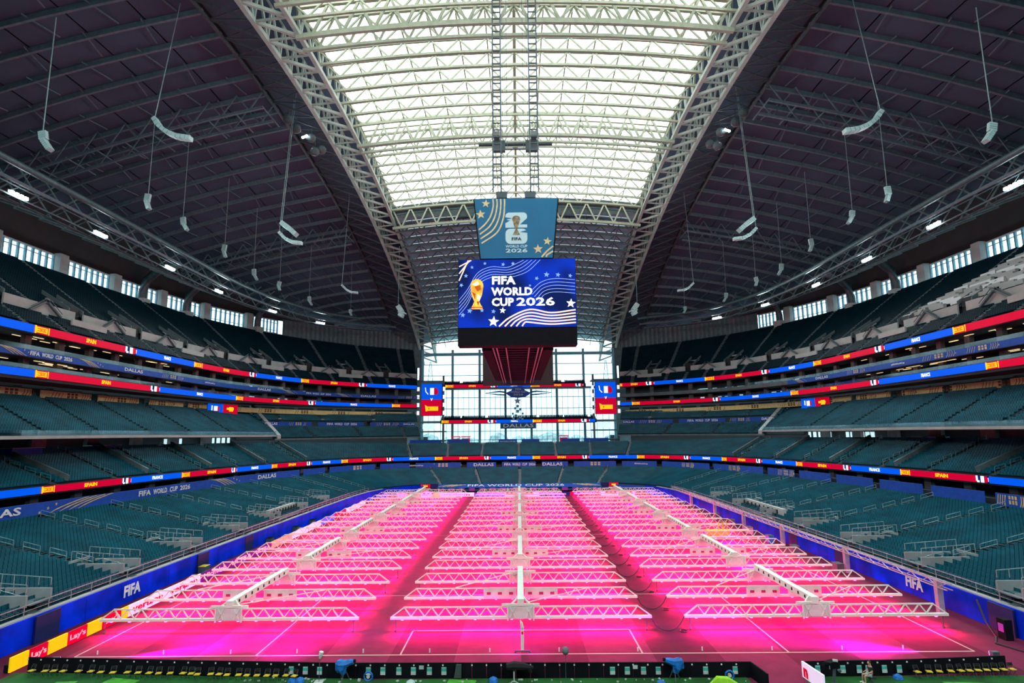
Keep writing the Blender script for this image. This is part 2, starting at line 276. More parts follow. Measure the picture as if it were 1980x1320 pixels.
# ------------------------------------------------------------------ seating
SEATS = []          # (x, y, z, angle, tier)
def tier(name, Fc, Bc, rows, aisles, zlift=0, pitch=.54, aw=1.1, t0=0., t1=1., blocked=(), n=8, tread='tread', walkmat='light_tread', code=0):
    F = cr(Fc, n); B = cr(Bc, n); LF = arclen(F); g = G()
    for j in range(rows):
        a = t0+(t1-t0)*j/rows; b = t0+(t1-t0)*(j+1)/rows
        pa = F+(B-F)*a; pb = F+(B-F)*b; z0 = pa[:, 2]+zlift; zn = pb[:, 2]+zlift
        for i in range(len(F)-1):
            A0, A1, B0, B1 = pa[i], pa[i+1], pb[i], pb[i+1]
            g.quad((A0[0], A0[1], z0[i]), (A1[0], A1[1], z0[i+1]), (B1[0], B1[1], z0[i+1]), (B0[0], B0[1], z0[i]))
            g.quad((B0[0], B0[1], z0[i]), (B1[0], B1[1], z0[i+1]), (B1[0], B1[1], zn[i+1]), (B0[0], B0[1], zn[i]))
        mid = F+(B-F)*(a+(b-a)*.62); L = arclen(mid); N = int(L[-1]/pitch); sL = (np.arange(N)+.5)*pitch
        X = np.interp(sL, L, mid[:, 0]); Y = np.interp(sL, L, mid[:, 1]); Z = np.interp(sL, L, z0); sf = np.interp(sL, L, LF)
        _, d = normals(mid); dx = np.interp(sL, L, d[:, 0]); dy = np.interp(sL, L, d[:, 1]); ang = np.arctan2(dy, dx)
        ok = np.ones(N, bool); scale = np.interp(sL, L, np.gradient(L)/np.maximum(np.gradient(LF), .01))
        for s in aisles: ok &= np.abs((sf-s)*scale) > aw/2
        tt = (a+b)/2
        for s0, s1, ta, tb in blocked:
            if ta <= tt <= tb: ok &= ~((sf > s0) & (sf < s1))
        for x, y, z, an in zip(X[ok], Y[ok], Z[ok], ang[ok]): SEATS.append((x, y, z, an, code))
    o = struct(g.build('seating_tier', tread)); o['label'] = name
    # aisle stair flights
    for s in aisles:
        g = G()
        for j in range(rows):
            a = t0+(t1-t0)*j/rows; b = t0+(t1-t0)*(j+1)/rows
            i = np.interp(s, LF, np.arange(len(F))); i0 = min(int(i), len(F)-2); f = i-i0
            pf = F[i0]*(1-f)+F[i0+1]*f; pb_ = B[i0]*(1-f)+B[i0+1]*f; d = F[i0+1]-F[i0]; d = d/np.linalg.norm(d); r_ = (aw*.42)
            q0 = pf+(pb_-pf)*a; q1 = pf+(pb_-pf)*b
            for kk in (0, .5):
                qa = q0+(q1-q0)*kk; z = q0[2]+zlift+(q1[2]-q0[2])*kk+.03
                g.box(((qa[0]+q1[0])/2, (qa[1]+q1[1])/2, z+.02), (aw*.84, max(.2, np.linalg.norm((q1-qa)[:2])), .05), math.atan2(d[1], d[0]))
        fx_ = abs(rail_pt(F, B, LF, s, .5)[0][0]); g.build('stair_flight', 'upper_tread' if fx_ < 46 else walkmat, o)
    return F, B, LF, o
def rail_pt(F, B, LF, s, t, zl=0):
    i = np.interp(s, LF, np.arange(len(F))); i0 = min(int(i), len(F)-2); f = i-i0
    pf = F[i0]*(1-f)+F[i0+1]*f; pb = B[i0]*(1-f)+B[i0+1]*f; d = F[i0+1]-F[i0]; p = pf+(pb-pf)*t; return np.array([p[0], p[1], p[2]+zl]), math.atan2(d[1], d[0])
# aisle positions by front arc length
wl = cr(WALL); Lw = arclen(wl)
def s_of_y(pl, ys):  # left-half arc positions from Y
    L = arclen(pl); h = len(pl)//2; return [float(np.interp(y, pl[:h, 1], L[:h])) for y in ys]
low_a = s_of_y(wl, [-10, 3.5, 16, 28.5, 41, 54, 67, 80, 93, 104]); tot = Lw[-1]
mid_a = [Lw[len(wl)//2]+x for x in (-22, -11, 0.2, 11, 22)]
low_aisles = low_a+[tot-s for s in low_a]+[a-0 for a in mid_a]
LF_low = tier('lower stand of teal seats around the pitch', WALL, LOWB, 23, low_aisles, t0=.0, t1=1, code=0)
r1 = cr(RIB1); L1 = arclen(r1); a2 = s_of_y(r1, [20, 32, 44, 56, 67, 78, 89, 100, 111]); t2 = L1[-1]
m2 = [L1[len(r1)//2]+x for x in (-33, -22, -11.5, 0, 11.5, 22, 33)]
al2 = a2+[t2-s for s in a2]+m2
LF_200 = tier('second stand of teal seats above the lower light ribbon', RIB1, R2B, 15, al2, code=0)
for side, l in sides(C3F):
    b = C3B if side == 'left' else mir(C3B); F = cr(l); L = arclen(F); ys = [14, 28, 41.7, 55, 68.5, 82.5, 98.5]; h = F if side == 'left' else F[::-1]
    LL = arclen(h); sa = [float(np.interp(y, h[:, 1], LL)) for y in ys]; sa = sa if side == 'left' else [L[-1]-s for s in sa]
    tier(side+' club stand with white slab edge', l, b, 16, sa, zlift=.1, code=0)
for side, l in sides(CCF):
    b = CCB if side == 'left' else mir(CCB); F = cr(l); L = arclen(F)
    tier(side+' corner club stand', l, b, 6, [L[-1]*k for k in (.3, .62, .9)], zlift=.1, t0=0, t1=.42, code=1)
    tier(side+' corner club stand, rear rows', l, b, 6, [L[-1]*k for k in (.16, .46, .76)], zlift=.9, t0=.56, t1=1, code=1)
UPA = {}
for side, l in sides([p+(34.,) for p in A]):
    b = AB if side == 'left' else mir(AB); F = cr(l); L = arclen(F); h = F if side == 'left' else F[::-1]; LL = arclen(h)
    ys = [14, 32, 50.5, 68.5, 87, 105, 121]; sa = [float(np.interp(y, h[:, 1], LL)) for y in ys]+[LL[-1]-s for s in (48, 33, 18, 5)]
    sv = [(a+b_)/2 for a, b_ in zip(sa[:-1], sa[1:])]
    fx = (lambda s: s) if side == 'left' else (lambda s: L[-1]-s)
    blk = [(fx(s)-2.2, fx(s)+2.2, .2, .36) for s in sv]
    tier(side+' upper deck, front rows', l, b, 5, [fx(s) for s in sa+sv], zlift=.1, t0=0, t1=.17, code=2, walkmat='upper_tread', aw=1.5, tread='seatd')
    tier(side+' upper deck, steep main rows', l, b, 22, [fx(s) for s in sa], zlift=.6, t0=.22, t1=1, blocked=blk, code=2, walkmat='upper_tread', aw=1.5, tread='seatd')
    UPA[side] = (F, cr(b), L, [fx(s) for s in sa], [fx(s) for s in sv])
# seats -----------------------------------------------------------
SE = np.array(SEATS)
d = SE[:, :3]-np.array(CAM)
zc = d @ np.array(fw); xc = (d @ np.array(r0*math.cos(ro)+u0*math.sin(ro)))/np.maximum(zc, .1); yc = (d @ np.array(u1))/np.maximum(zc, .1)
inv_ = (zc > 3) & (np.abs(xc) < .88) & (np.abs(yc) < .60)
keep = np.ones(len(SE), bool)
near = np.where(inv_ & (SE[:, 4] == 0))[0]; near = near[np.argsort(zc[near])][:300]
T = G()   # one seat, about 0.48 wide; x along the row, y outward (back)
def seat_geo(g):
    g.quad((-.23, .20, .34), (.23, .20, .34), (.23, .28, .86), (-.23, .28, .86)); g.quad((-.23, .28, .86), (.23, .28, .86), (.23, .33, .84), (-.23, .33, .84))
    g.quad((-.23, .33, .34), (-.23, .20, .34), (-.23, .28, .86), (-.23, .33, .84)); g.quad((.23, .20, .34), (.23, .33, .34), (.23, .33, .84), (.23, .28, .86))
    g.quad((-.21, .02, .36), (.21, .02, .36), (.21, .02, .46), (-.21, .02, .46)); g.quad((-.21, .02, .46), (.21, .02, .46), (.21, .22, .44), (-.21, .22, .44)); g.quad((-.21, .22, .36), (.21, .22, .36), (.21, .02, .36), (-.21, .02, .36))
    g.quad((.23, .33, .34), (-.23, .33, .34), (-.23, .33, .84), (.23, .33, .84))
seat_geo(T); TV = np.array(T.v)
def seats_mesh(idx, name, mats, mcode):
    P_ = SE[idx]; n = len(P_); nv = len(TV); c = np.cos(P_[:, 3])[:, None]; s = np.sin(P_[:, 3])[:, None]
    V = np.empty((n, nv, 3)); V[:, :, 0] = P_[:, 0:1]+TV[:, 0]*c-TV[:, 1]*s; V[:, :, 1] = P_[:, 1:2]+TV[:, 0]*s+TV[:, 1]*c; V[:, :, 2] = P_[:, 2:3]+TV[:, 2]
    nf = nv//4*n; me = bpy.data.meshes.new(name); me.vertices.add(n*nv); me.vertices.foreach_set('co', V.ravel())
    me.loops.add(n*nv); me.loops.foreach_set('vertex_index', np.arange(n*nv)); me.polygons.add(nf); me.polygons.foreach_set('loop_start', np.arange(nf)*4)
    for m in mats: me.materials.append(M[m])
    me.polygons.foreach_set('material_index', np.repeat(mcode, nv//4)); me.update(calc_edges=True); return link(name, me)
mask = keep.copy(); mask[near] = False; idx = np.where(mask)[0]
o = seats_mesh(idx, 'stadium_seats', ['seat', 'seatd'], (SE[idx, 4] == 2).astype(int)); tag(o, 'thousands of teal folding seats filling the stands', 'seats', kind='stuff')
g = G(); seat_geo(g); g.box((-.2, .24, .2), (.05, .1, .36)); g.box((.2, .24, .2), (.05, .1, .36)); sm = None
for k in near:
    if sm is None: so = g.build('stadium_seat', 'seat'); sm = so.data
    else: so = link('stadium_seat', sm)
    so.location = SE[k, :3]; so.rotation_euler = (0, 0, SE[k, 3])
    tag(so, 'teal folding seat in the lower stand rows nearest the camera', 'seat', 'nearest teal seats of the lower stand')
print('seats', len(SE), 'built', len(idx))
# ------------------------------------------------------------------ field wall, banners, ribbons
def split_sides(pl, name, z0, z1, th_, mat, label, cat='wall'):
    return None
blue = thing('field_wall', 'royal blue wall wrapping the pitch below the seats', 'wall'); blue['kind'] = 'structure'; del blue['category']
pl = wl.copy(); pl = offset(pl, -.35); Lb = arclen(pl); cuts = np.arange(0, Lb[-1]-1, 12.9)
for a in cuts:
    b = min(a+12.85, Lb[-1]); q = sub(pl, a, b); c = q[:, 2].copy(); q[:, 2] = 0
    far = q[:, 1].min() > 112
    o = wall_strip(q, .02 if not far else .8, 2.15 if not far else 1.9, .25, 'wall_panel', 'blue' if not far else 'ban', blue)
q = offset(wl, -.15); q = q.copy(); q[:, 2] = 2.15+0*q[:, 2]; qq = q[(q[:, 1] < 112)]; hh = len(qq)//2
for part in (qq[:hh], qq[hh:]): wall_strip(part, 0, .12, .5, 'coping', 'pale', blue)
# portals: flat navy boxes standing in for shaded recesses, with concrete vomitory parapets
for si, sg in (('left', -1), ('right', 1)):
    for k, y in enumerate((5.2, 17.3, 29.8, 42.5, 55, 68, 81)):
        nm = thing('vomitory', f'grey concrete tunnel parapet at the foot of the {ORD[k]} aisle on the {si}', 'parapet', (sg*39.9, y-1.2, 0), 'aisle tunnel parapets')
        L_ = 5.6 if k < 4 else 4.5
        g = G()
        for dy in (-1.3, 1.3): g.box((sg*(L_/2+.4), dy, 3.3), (L_, .2, .95), 0, 0)
        g.box((sg*(L_+.4), 0, 3.4), (.22, 2.8, 1.2)); g.build('parapet_wall', 'parapet', nm)
        g = G(); g.box((sg*(L_/2), 0, 2.95), (L_-.3, 2.3, .06)); g.build('ramp', 'light_tread', nm)
        g = G()
        for dy in (-1.3, 1.3):
            g.bar((sg*.5, dy, 4.6), (sg*(L_+.3), dy, 5.0), .06); 
            for i in range(6): x = .5+i*(L_-.2)/5; g.bar((sg*x, dy, 4.0), (sg*x, dy, 4.6+.4*i/5), .05)
        g.build('guard_rail', 'handrail', nm)
        g = G(); g.box((-sg*.52, 0, 1.08), (.16, 2.6, 2.1)); 
        if k != 1: g.build('tunnel_mouth_shade', 'bluedk', nm)
    # field-edge guard rail
    pts = sub(offset(wl, .1), *(s_of_y(wl, [-8, 104])), step=2.5) if sg < 0 else None
    if sg < 0: PTS = pts
    else: pts = PTS*np.array([-1, 1, 1])
    o = thing('guard_rail', f'steel guard rail along the top of the {si} field wall', 'railing')
    pg = None
    for p in pts:
        if pg is None: g = G(); g.bar((0, 0, 2.2), (0, 0, 3.1), .05); q_ = g.build('post', 'handrail', o); pg = q_.data
        else: q_ = link('post', pg, o)
        q_.location = (p[0], p[1], 0)
    g = G(); g.path([(p[0], p[1], 3.1) for p in pts], .06); g.path([(p[0], p[1], 2.65) for p in pts], .04); g.build('rail', 'handrail', o)
    # white media bench beside the wall
    y0, y1 = (54, 66) if sg < 0 else (50, 66)
    o = thing('press_bench', f'long white front bench with dark chairs on the {si} lower stand', 'bench', (sg*41.3, (y0+y1)/2, 2.5))
    g = G(); g.box((sg*.9, 0, .75), (.5, y1-y0, 1.5)); g.box((0, 0, .1), (2.4, y1-y0, .2)); g.build('bench_wall', 'pale', o)
    for i in range(9):
        g = G(); g.box((-sg*.2, 0, .6), (.5, .5, .1)); g.box((sg*.1, 0, .95), (.08, .5, .6)); g.bar((-sg*.2, 0, .1), (-sg*.2, 0, .6), .08); g.build('chair', 'blackfab', o, (0, -((y1-y0)/2-1)+i*(y1-y0-2)/8, .1))
# aisle handrails
hr = G()
for a, b in (((0, 0, .0), (0, 0, .95)), ((0, 1.8, .45), (0, 1.8, 1.4)), ((0, 0, .95), (0, 1.8, 1.4)), ((0, 0, .5), (0, 1.8, .95))): hr.bar(a, b, .045)
hm = None
def aisle_rails(T_, aisles, names, zl, step, cat_label, rows_t=None, hgt=1):
    global hm
    F, B, LF, o = T_
    for k, s in enumerate(aisles):
        p, an = rail_pt(F, B, LF, s, .5)
        if not (-8 < p[1] < 160): continue
        t_ = thing('aisle_handrail', f'{names} handrails of the {ORD[k]} aisle from the near left round the bowl', 'handrail', (0, 0, 0), names+' aisle handrails')
        for t in np.arange(.08, .95, step):
            q, an = rail_pt(F, B, LF, s, t, zl)
            q2, _ = rail_pt(F, B, LF, s, t+.02, zl)
            if hm is None: ob = hr.build('rail_loop', 'handrail', t_); hm = ob.data
            else: ob = link('rail_loop', hm, t_)
            ob.location = q; dd = (q2-q); ob.rotation_euler = (0, 0, math.atan2(dd[1], dd[0])-PI/2)
aisle_rails(LF_low, sorted(low_aisles), 'lower stand', .1, .14, '')
aisle_rails(LF_200, sorted(al2), 'second stand', .1, .2, '')
# banners at top of lower stand
FL = {'spain': 0}
def ribbon(name, label, rail, h, segs, words, group=None, bright=True):
    """rail = polyline of the TOP edge; segs = [(s0, s1, kind)]"""
    o = thing(name, label, 'led board', group=group)
    backrail = rail.copy(); backrail[:, 2] -= h
    wall_strip(offset(backrail, .05), -.15, h+.1, .35, 'housing', 'dwall', o)
    for s0, s1, kind in segs:
        q = sub(backrail, s0, s1, 2.0)
        if kind in ('ledblue', 'ledred'):
            wall_strip(offset(q, -.06), 0, h, .1, 'screen', kind, o)
            m = (s0+s1)/2; p, dd, nn = at(backrail, m)
            if words and s1-s0 > 8: text('FRANCE' if kind == 'ledblue' else 'SPAIN', 'ledwhite' if kind == 'ledblue' else 'ledyel', (p[0]-nn[0]*.1, p[1]-nn[1]*.1, p[2]+h/2), (dd[0], dd[1], 0), height=h*.6, width=2.6, parent=o, bold=.08)
        else:
            base = 'ledred' if kind == 'spain' else 'lednavy'
            wall_strip(offset(q, -.06), 0, h, .1, 'screen', base, o)
            p, dd, nn = at(backrail, (s0+s1)/2); w = s1-s0; Fm = frame((p[0]-nn[0]*.1, p[1]-nn[1]*.1, p[2]+h/2), (dd[0], dd[1], 0))
            R_ = lambda a, b, c, d: [(a, c), (b, c), (b, d), (a, d)]
            if kind == 'spain':
                fy = [R_(-w*.46, w*.30, -h*.36, h*.36), R_(w*.36, w*.43, -h*.46, h*.46), R_(-w*.5, -w*.40, -h*.5, h*.5)]
                flat('flag_emblem', fy, 'ledyel', Fm, o, .05); flat('flag_emblem', [R_(-w*.36, w*.22, h*.10, h*.22), R_(-w*.36, w*.22, -h*.22, -h*.10), R_(-w*.18, -w*.04, -h*.08, h*.08), R_(w*.02, w*.15, -h*.08, h*.08)], 'ledorange', Fm, o, .08)
            else:
                flat('flag_emblem', [R_(-w*.5, -w*.34, -h*.3, h*.5), R_(-w*.42, -w*.22, -h*.5, -h*.2), R_(-w*.12, w*.15, -h*.48, h*.48)], 'ledwhite', Fm, o, .05)
                flat('flag_emblem', [R_(w*.15, w*.36, -h*.48, h*.48), [(w*.36, -h*.42), (w*.46, -h*.2), (w*.46, h*.2), (w*.36, h*.42)]], 'ledred', Fm, o, .05)
                flat('flag_emblem', [R_(w*.46, w*.5, -h*.3, h*.3)], 'ledwhite', Fm, o, .05)
    return o
def seglist(brk, start, s_end=None):
    cyc = ['spain', 'ledred', 'france', 'ledblue']; i = cyc.index(start); out = []
    for a, b in zip(brk[:-1], brk[1:]): out.append((a, b, cyc[i % 4])); i += 1
    return out
b1 = [33, 71.3, 73.8, 87.3, 89.3, 102.0, 104.3, 117.0, 118.8, 132.0, 134.1, 144.7, 146.4, 157.2, 159.5, 171.9, 173.8, 186.5, 188.9, 201.7, 203.6, 216.5, 218.9, 231.8, 233.8, 248.3, 250.6, 262.9, 265.0, 276.1, 277.9, 288.3, 290.4, 303.1, 305.4, 318.0, 320.1, 332.6, 335.0, 348.3, 350.6, 390]
r20 = cr(RIB1, 8)
ribbon('led_ribbon', 'lowest LED ribbon, blue and red, running unbroken round the bowl above the lower stand', r20, 1.0, seglist(b1, 'ledblue'), True)
def A_rail(z, side): l = [p+(float(z),) for p in A]; return cr(l if side == 'left' else mir(l), 8)
R3 = {'left': ([40, 73.2, 76.6, 96.6, 100.2, 122.5, 126.5, 147.8, 150.7, 170.2, 173.7, 193.6, 196.7, 216.5], 'ledblue'), 'right': ([.3, 1.3, 10.6, 13.8, 33.7, 37.6, 57.4, 60.7, 80.0, 83.7, 106.4, 110.0, 130.9, 134.4, 165], 'spain')}
R2 = {'left': ([40, 74.3, 77.4, 106.1, 109.4, 142.4, 145.7, 173.7, 176.6, 206.8, 210.1, 216.5], 'ledblue'), 'right': ([.3, 4.8, 8.0, 36.4, 39.3, 68.9, 72.4, 103.6, 106.7, 137.6, 140.7, 165], 'ledblue')}
for side in ('left', 'right'):
    ribbon('led_ribbon', f'{side} top LED ribbon, blue and red, along the front of the upper deck', A_rail(34, side), 1.25, seglist(*R3[side]), True)
    ribbon('led_ribbon', f'{side} middle LED ribbon, blue and red, between the suite floors', A_rail(27, side), 1.15, seglist(*R2[side]), True)
def printed(o, pl, s, h, kind, mat='tan', w=8):
    p, dd, nn = at(pl, s); Fm = frame((p[0]-nn[0]*.02, p[1]-nn[1]*.02, p[2]+h/2), (dd[0], dd[1], 0))
    if kind == 'bands':     # curving stripes that end in stars
        ps = []
        for k in range(4):
            ps += band_strip([(-w*.35+k*w*.10+w*.42*t, h*.5*(1-2*t**1.6)*(1-k*.0)-.05*k) for t in np.linspace(0, .98, 8)], h*.1)
        flat('printed_stripes', [[(a, max(-h*.48, min(h*.48, b))) for a, b in q] for q in ps], mat, Fm, o)
        flat('printed_stars', [star_pts(w*.28+i*w*.09, h*(.28-.22*i), h*.17, .3) for i in range(3)] , mat, Fm, o, .06)
    if kind == 'bandsl':
        ps = []
        for k in range(4): ps += band_strip([(-w*.3+k*w*.10+w*.42*t, -h*.5*(1-2*t**.7)) for t in np.linspace(0, .98, 8)], h*.1)
        flat('printed_stripes', [[(a, max(-h*.48, min(h*.48, b))) for a, b in q] for q in ps], mat, Fm, o)
        flat('printed_stars', [star_pts(-w*.40+i*w*.08, h*(-.3+.26*i), h*.17, .3) for i in range(3)], mat, Fm, o, .06)
    if kind == 'marks':
        ps = []
        for k in range(4): ps += band_strip([(w*(-.45+.07*k), -h*.4), (w*(-.40+.07*k), h*.4)], h*.09)
        for k in range(3): ps.append([(w*(-.1+.09*k), -h*.3), (w*(-.04+.09*k), -h*.3), (w*(-.04+.09*k), h*.02), (w*(-.1+.09*k), h*.02)]); ps.append([(w*(-.1+.09*k), h*.1), (w*(-.04+.09*k), h*.1), (w*(-.04+.09*k), h*.38), (w*(-.1+.09*k), h*.38)])
        for k in range(4): ps += band_strip([(w*(.22+.06*k)+w*.05*math.sin(t*2), -h*.42+.84*h*t) for t in (0, .3, .6, 1)], h*.1)
        ps.append(star_pts(w*.47, 0, h*.2))
        flat('printed_marks', ps, mat, Fm, o)
def banner(label, rail, h, panels, marks, words, mat='ban', name='banner', tmat='white', bold=.05, group=None):
    o = thing(name, label, 'banner', group=group)
    for s0, s1 in panels: wall_strip(sub(rail, s0, s1, 2.5), 0, h, .12, 'banner_panel', mat, o)
    for s, k, w, mt in marks: printed(o, rail, s, h, k, mt, w)
    for s, body, w, hh in words:          # word by word, so the lettering follows the curve
        ws = body.split(' '); nc = len(body); x0 = -w/2
        for wd_ in ws:
            ww = w*len(wd_)/nc; p, dd, nn = at(rail, s+x0+ww/2); text(wd_, tmat, (p[0], p[1], p[2]+h/2), (dd[0], dd[1], 0), height=h*hh, width=ww, parent=o, bold=bold, off=.16); x0 += ww+w/nc
    return o
# measured arc positions (metres along each rail), used in order
ARC = iter([[53.39,64.75,83.57,101.05,116.06,129.95,141.71,151.95,157.6,171.43,179.1,185.45,191.52,202.41,212.2,217.93,224.88,232.52,238.64,254.6,273.25,283.37,292.52,306.42,321.06,330.66,346.9],[129.51,140.27,159.4,170.35,185.61,196.18,208.16,217.78,232.06,244.37,263.97,285.25,296.28,308.35,320.39,332.06,343.46],[82.56,84.53,97.33,99.16,111.89,115.51,129.05,131.22],[138.83,150.33],[69.27,77.57,86.92,99.93,114.16,130.32,154.46,164.97,177.65,187.26,197.56,213.35],[123.12,125.95,128.83,140.01,142.16,144.35,146.52,148.66],[80.59],[99.84],[87.0,89.13,102.45,106.38,118.97,120.8,133.59,135.52],[68.05,78.72],[72.68,83.1,97.88,113.9,126.07,137.14,67.76],[2.6,4.68,6.79,8.92,11.04,18.16,20.12,22.04,23.94,25.81,27.66],[48.99],[114.09],[116.84],[119.54],[122.14],[124.69],[127.16],[129.59],[131.95],[134.26],[136.53],[138.74],[140.92],[143.05],[145.13],[147.19],[70.42],[89.09],[112.34],[134.99],[161.87],[184.15],[28.91],[51.34],[76.45],[99.96],[122.34],[140.56]])
def arc(): return next(ARC)
lb = cr(LOWB); lb2 = offset(lb, .3, .6)
S_ = arc()
Lt = arclen(lb2)[-1]
gaps = arc()
edges = [30]+sum([[g_-.9, g_+.9] for g_ in gaps], [])+[Lt-30]
banner('blue banner behind the lower stand reading FIFA WORLD CUP 2026 and DALLAS', lb2, 1.5, list(zip(edges[::2], edges[1::2])),
       [(S_[1], 'bandsl', 16, 'tan'), (S_[3], 'bands', 12, 'tan'), (S_[7], 'marks', 14, 'tan'), (S_[10], 'marks', 12, 'tan'), (S_[16], 'marks', 12, 'tan'), (S_[19], 'marks', 5, 'tan'), (S_[20], 'marks', 5, 'tan'), (S_[22], 'marks', 6, 'tan'), (S_[26], 'marks', 5, 'tan')],
       [(S_[0]-2.5, 'DALLAS', 9, .62), (S_[2], 'FIFA WORLD CUP 2026', 13.5, .55), (S_[4], 'DALLAS', 6.5, .6), (S_[9], 'FIFAWorldCup', 4, .35), (S_[12], 'DALLAS', 6, .6), (S_[13], 'FIFA WORLD CUP 2026', 9.4, .5), (S_[14], 'DALLAS', 6, .6), (S_[18], 'FIFAWorldCup', 4, .35)])
# space behind the lower stand
wall_strip(offset(lb, 1.6, 0), -7, 1.2, .3, 'wall_concourse', 'dwall')['kind'] = 'structure'
wall_strip(offset(cr(RIB1), 5), -9.3, -.9, .3, 'wall_suite', 'dwall')['kind'] = 'structure'
pa = offset(lb, .3, -.1); pb = offset(cr(RIB1), 6); pb[:, 2] = pa[:, 2]; struct(slab(pa, pb, 'concourse_floor', 'tread', .3))
pa = offset(cr(RIB1), .1); pa[:, 2] = 8.25; pb = offset(cr(RIB1), 15); pb[:, 2] = 8.25; struct(slab(pa, pb, 'soffit', 'dwall', .2))
def columns(rail, step, z0, z1, w, mat, label, group, s0=40, s1=None, off=0, nm='column'):
    L = arclen(rail)[-1]; k = 0; rl = offset(rail, off) if off else rail
    for s in np.arange(s0, (s1 or L-40), step):
        p, dd, nn = at(rl, s)
        if p[1] < 20: continue
        g = G(); g.box((0, 0, (z0+z1)/2), (w, .8, z1-z0)); o = g.build(nm, mat, None, (p[0], p[1], 0)); o.rotation_euler = (0, 0, math.atan2(dd[1], dd[0]))
        tag(o, label+', '+ORD[k]+' from its left end', 'column', group); k += 1
columns(cr(RIB1), 8.2, 5.6, 8.2, 1.5, 'col', 'brown pillar in the shadow below the lowest ribbon', 'pillars below the lowest ribbon', off=2.5)
# white parapet lines in the second stand
for k, y in enumerate((44, 61, 78, 96, 111)):
    for si in ('left', 'right'):
        s = s_of_y(cr(RIB1), [y])[0]+2.4; s = s if si == 'left' else t2-s
        F, B, LF, _ = LF_200; p0, an = rail_pt(F, B, LF, s, .02, .3); p1, _ = rail_pt(F, B, LF, s, .98, .3)
        g = G(); g.bar((*p0[:2], p0[2]+.45), (*p1[:2], p1[2]+.45), .3, .9); tag(g.build('dividing_wall', 'concrete'), f'pale dividing wall running up the {si} second stand, {ORD[k]} from the camera', 'wall', 'dividing walls of the second stand')
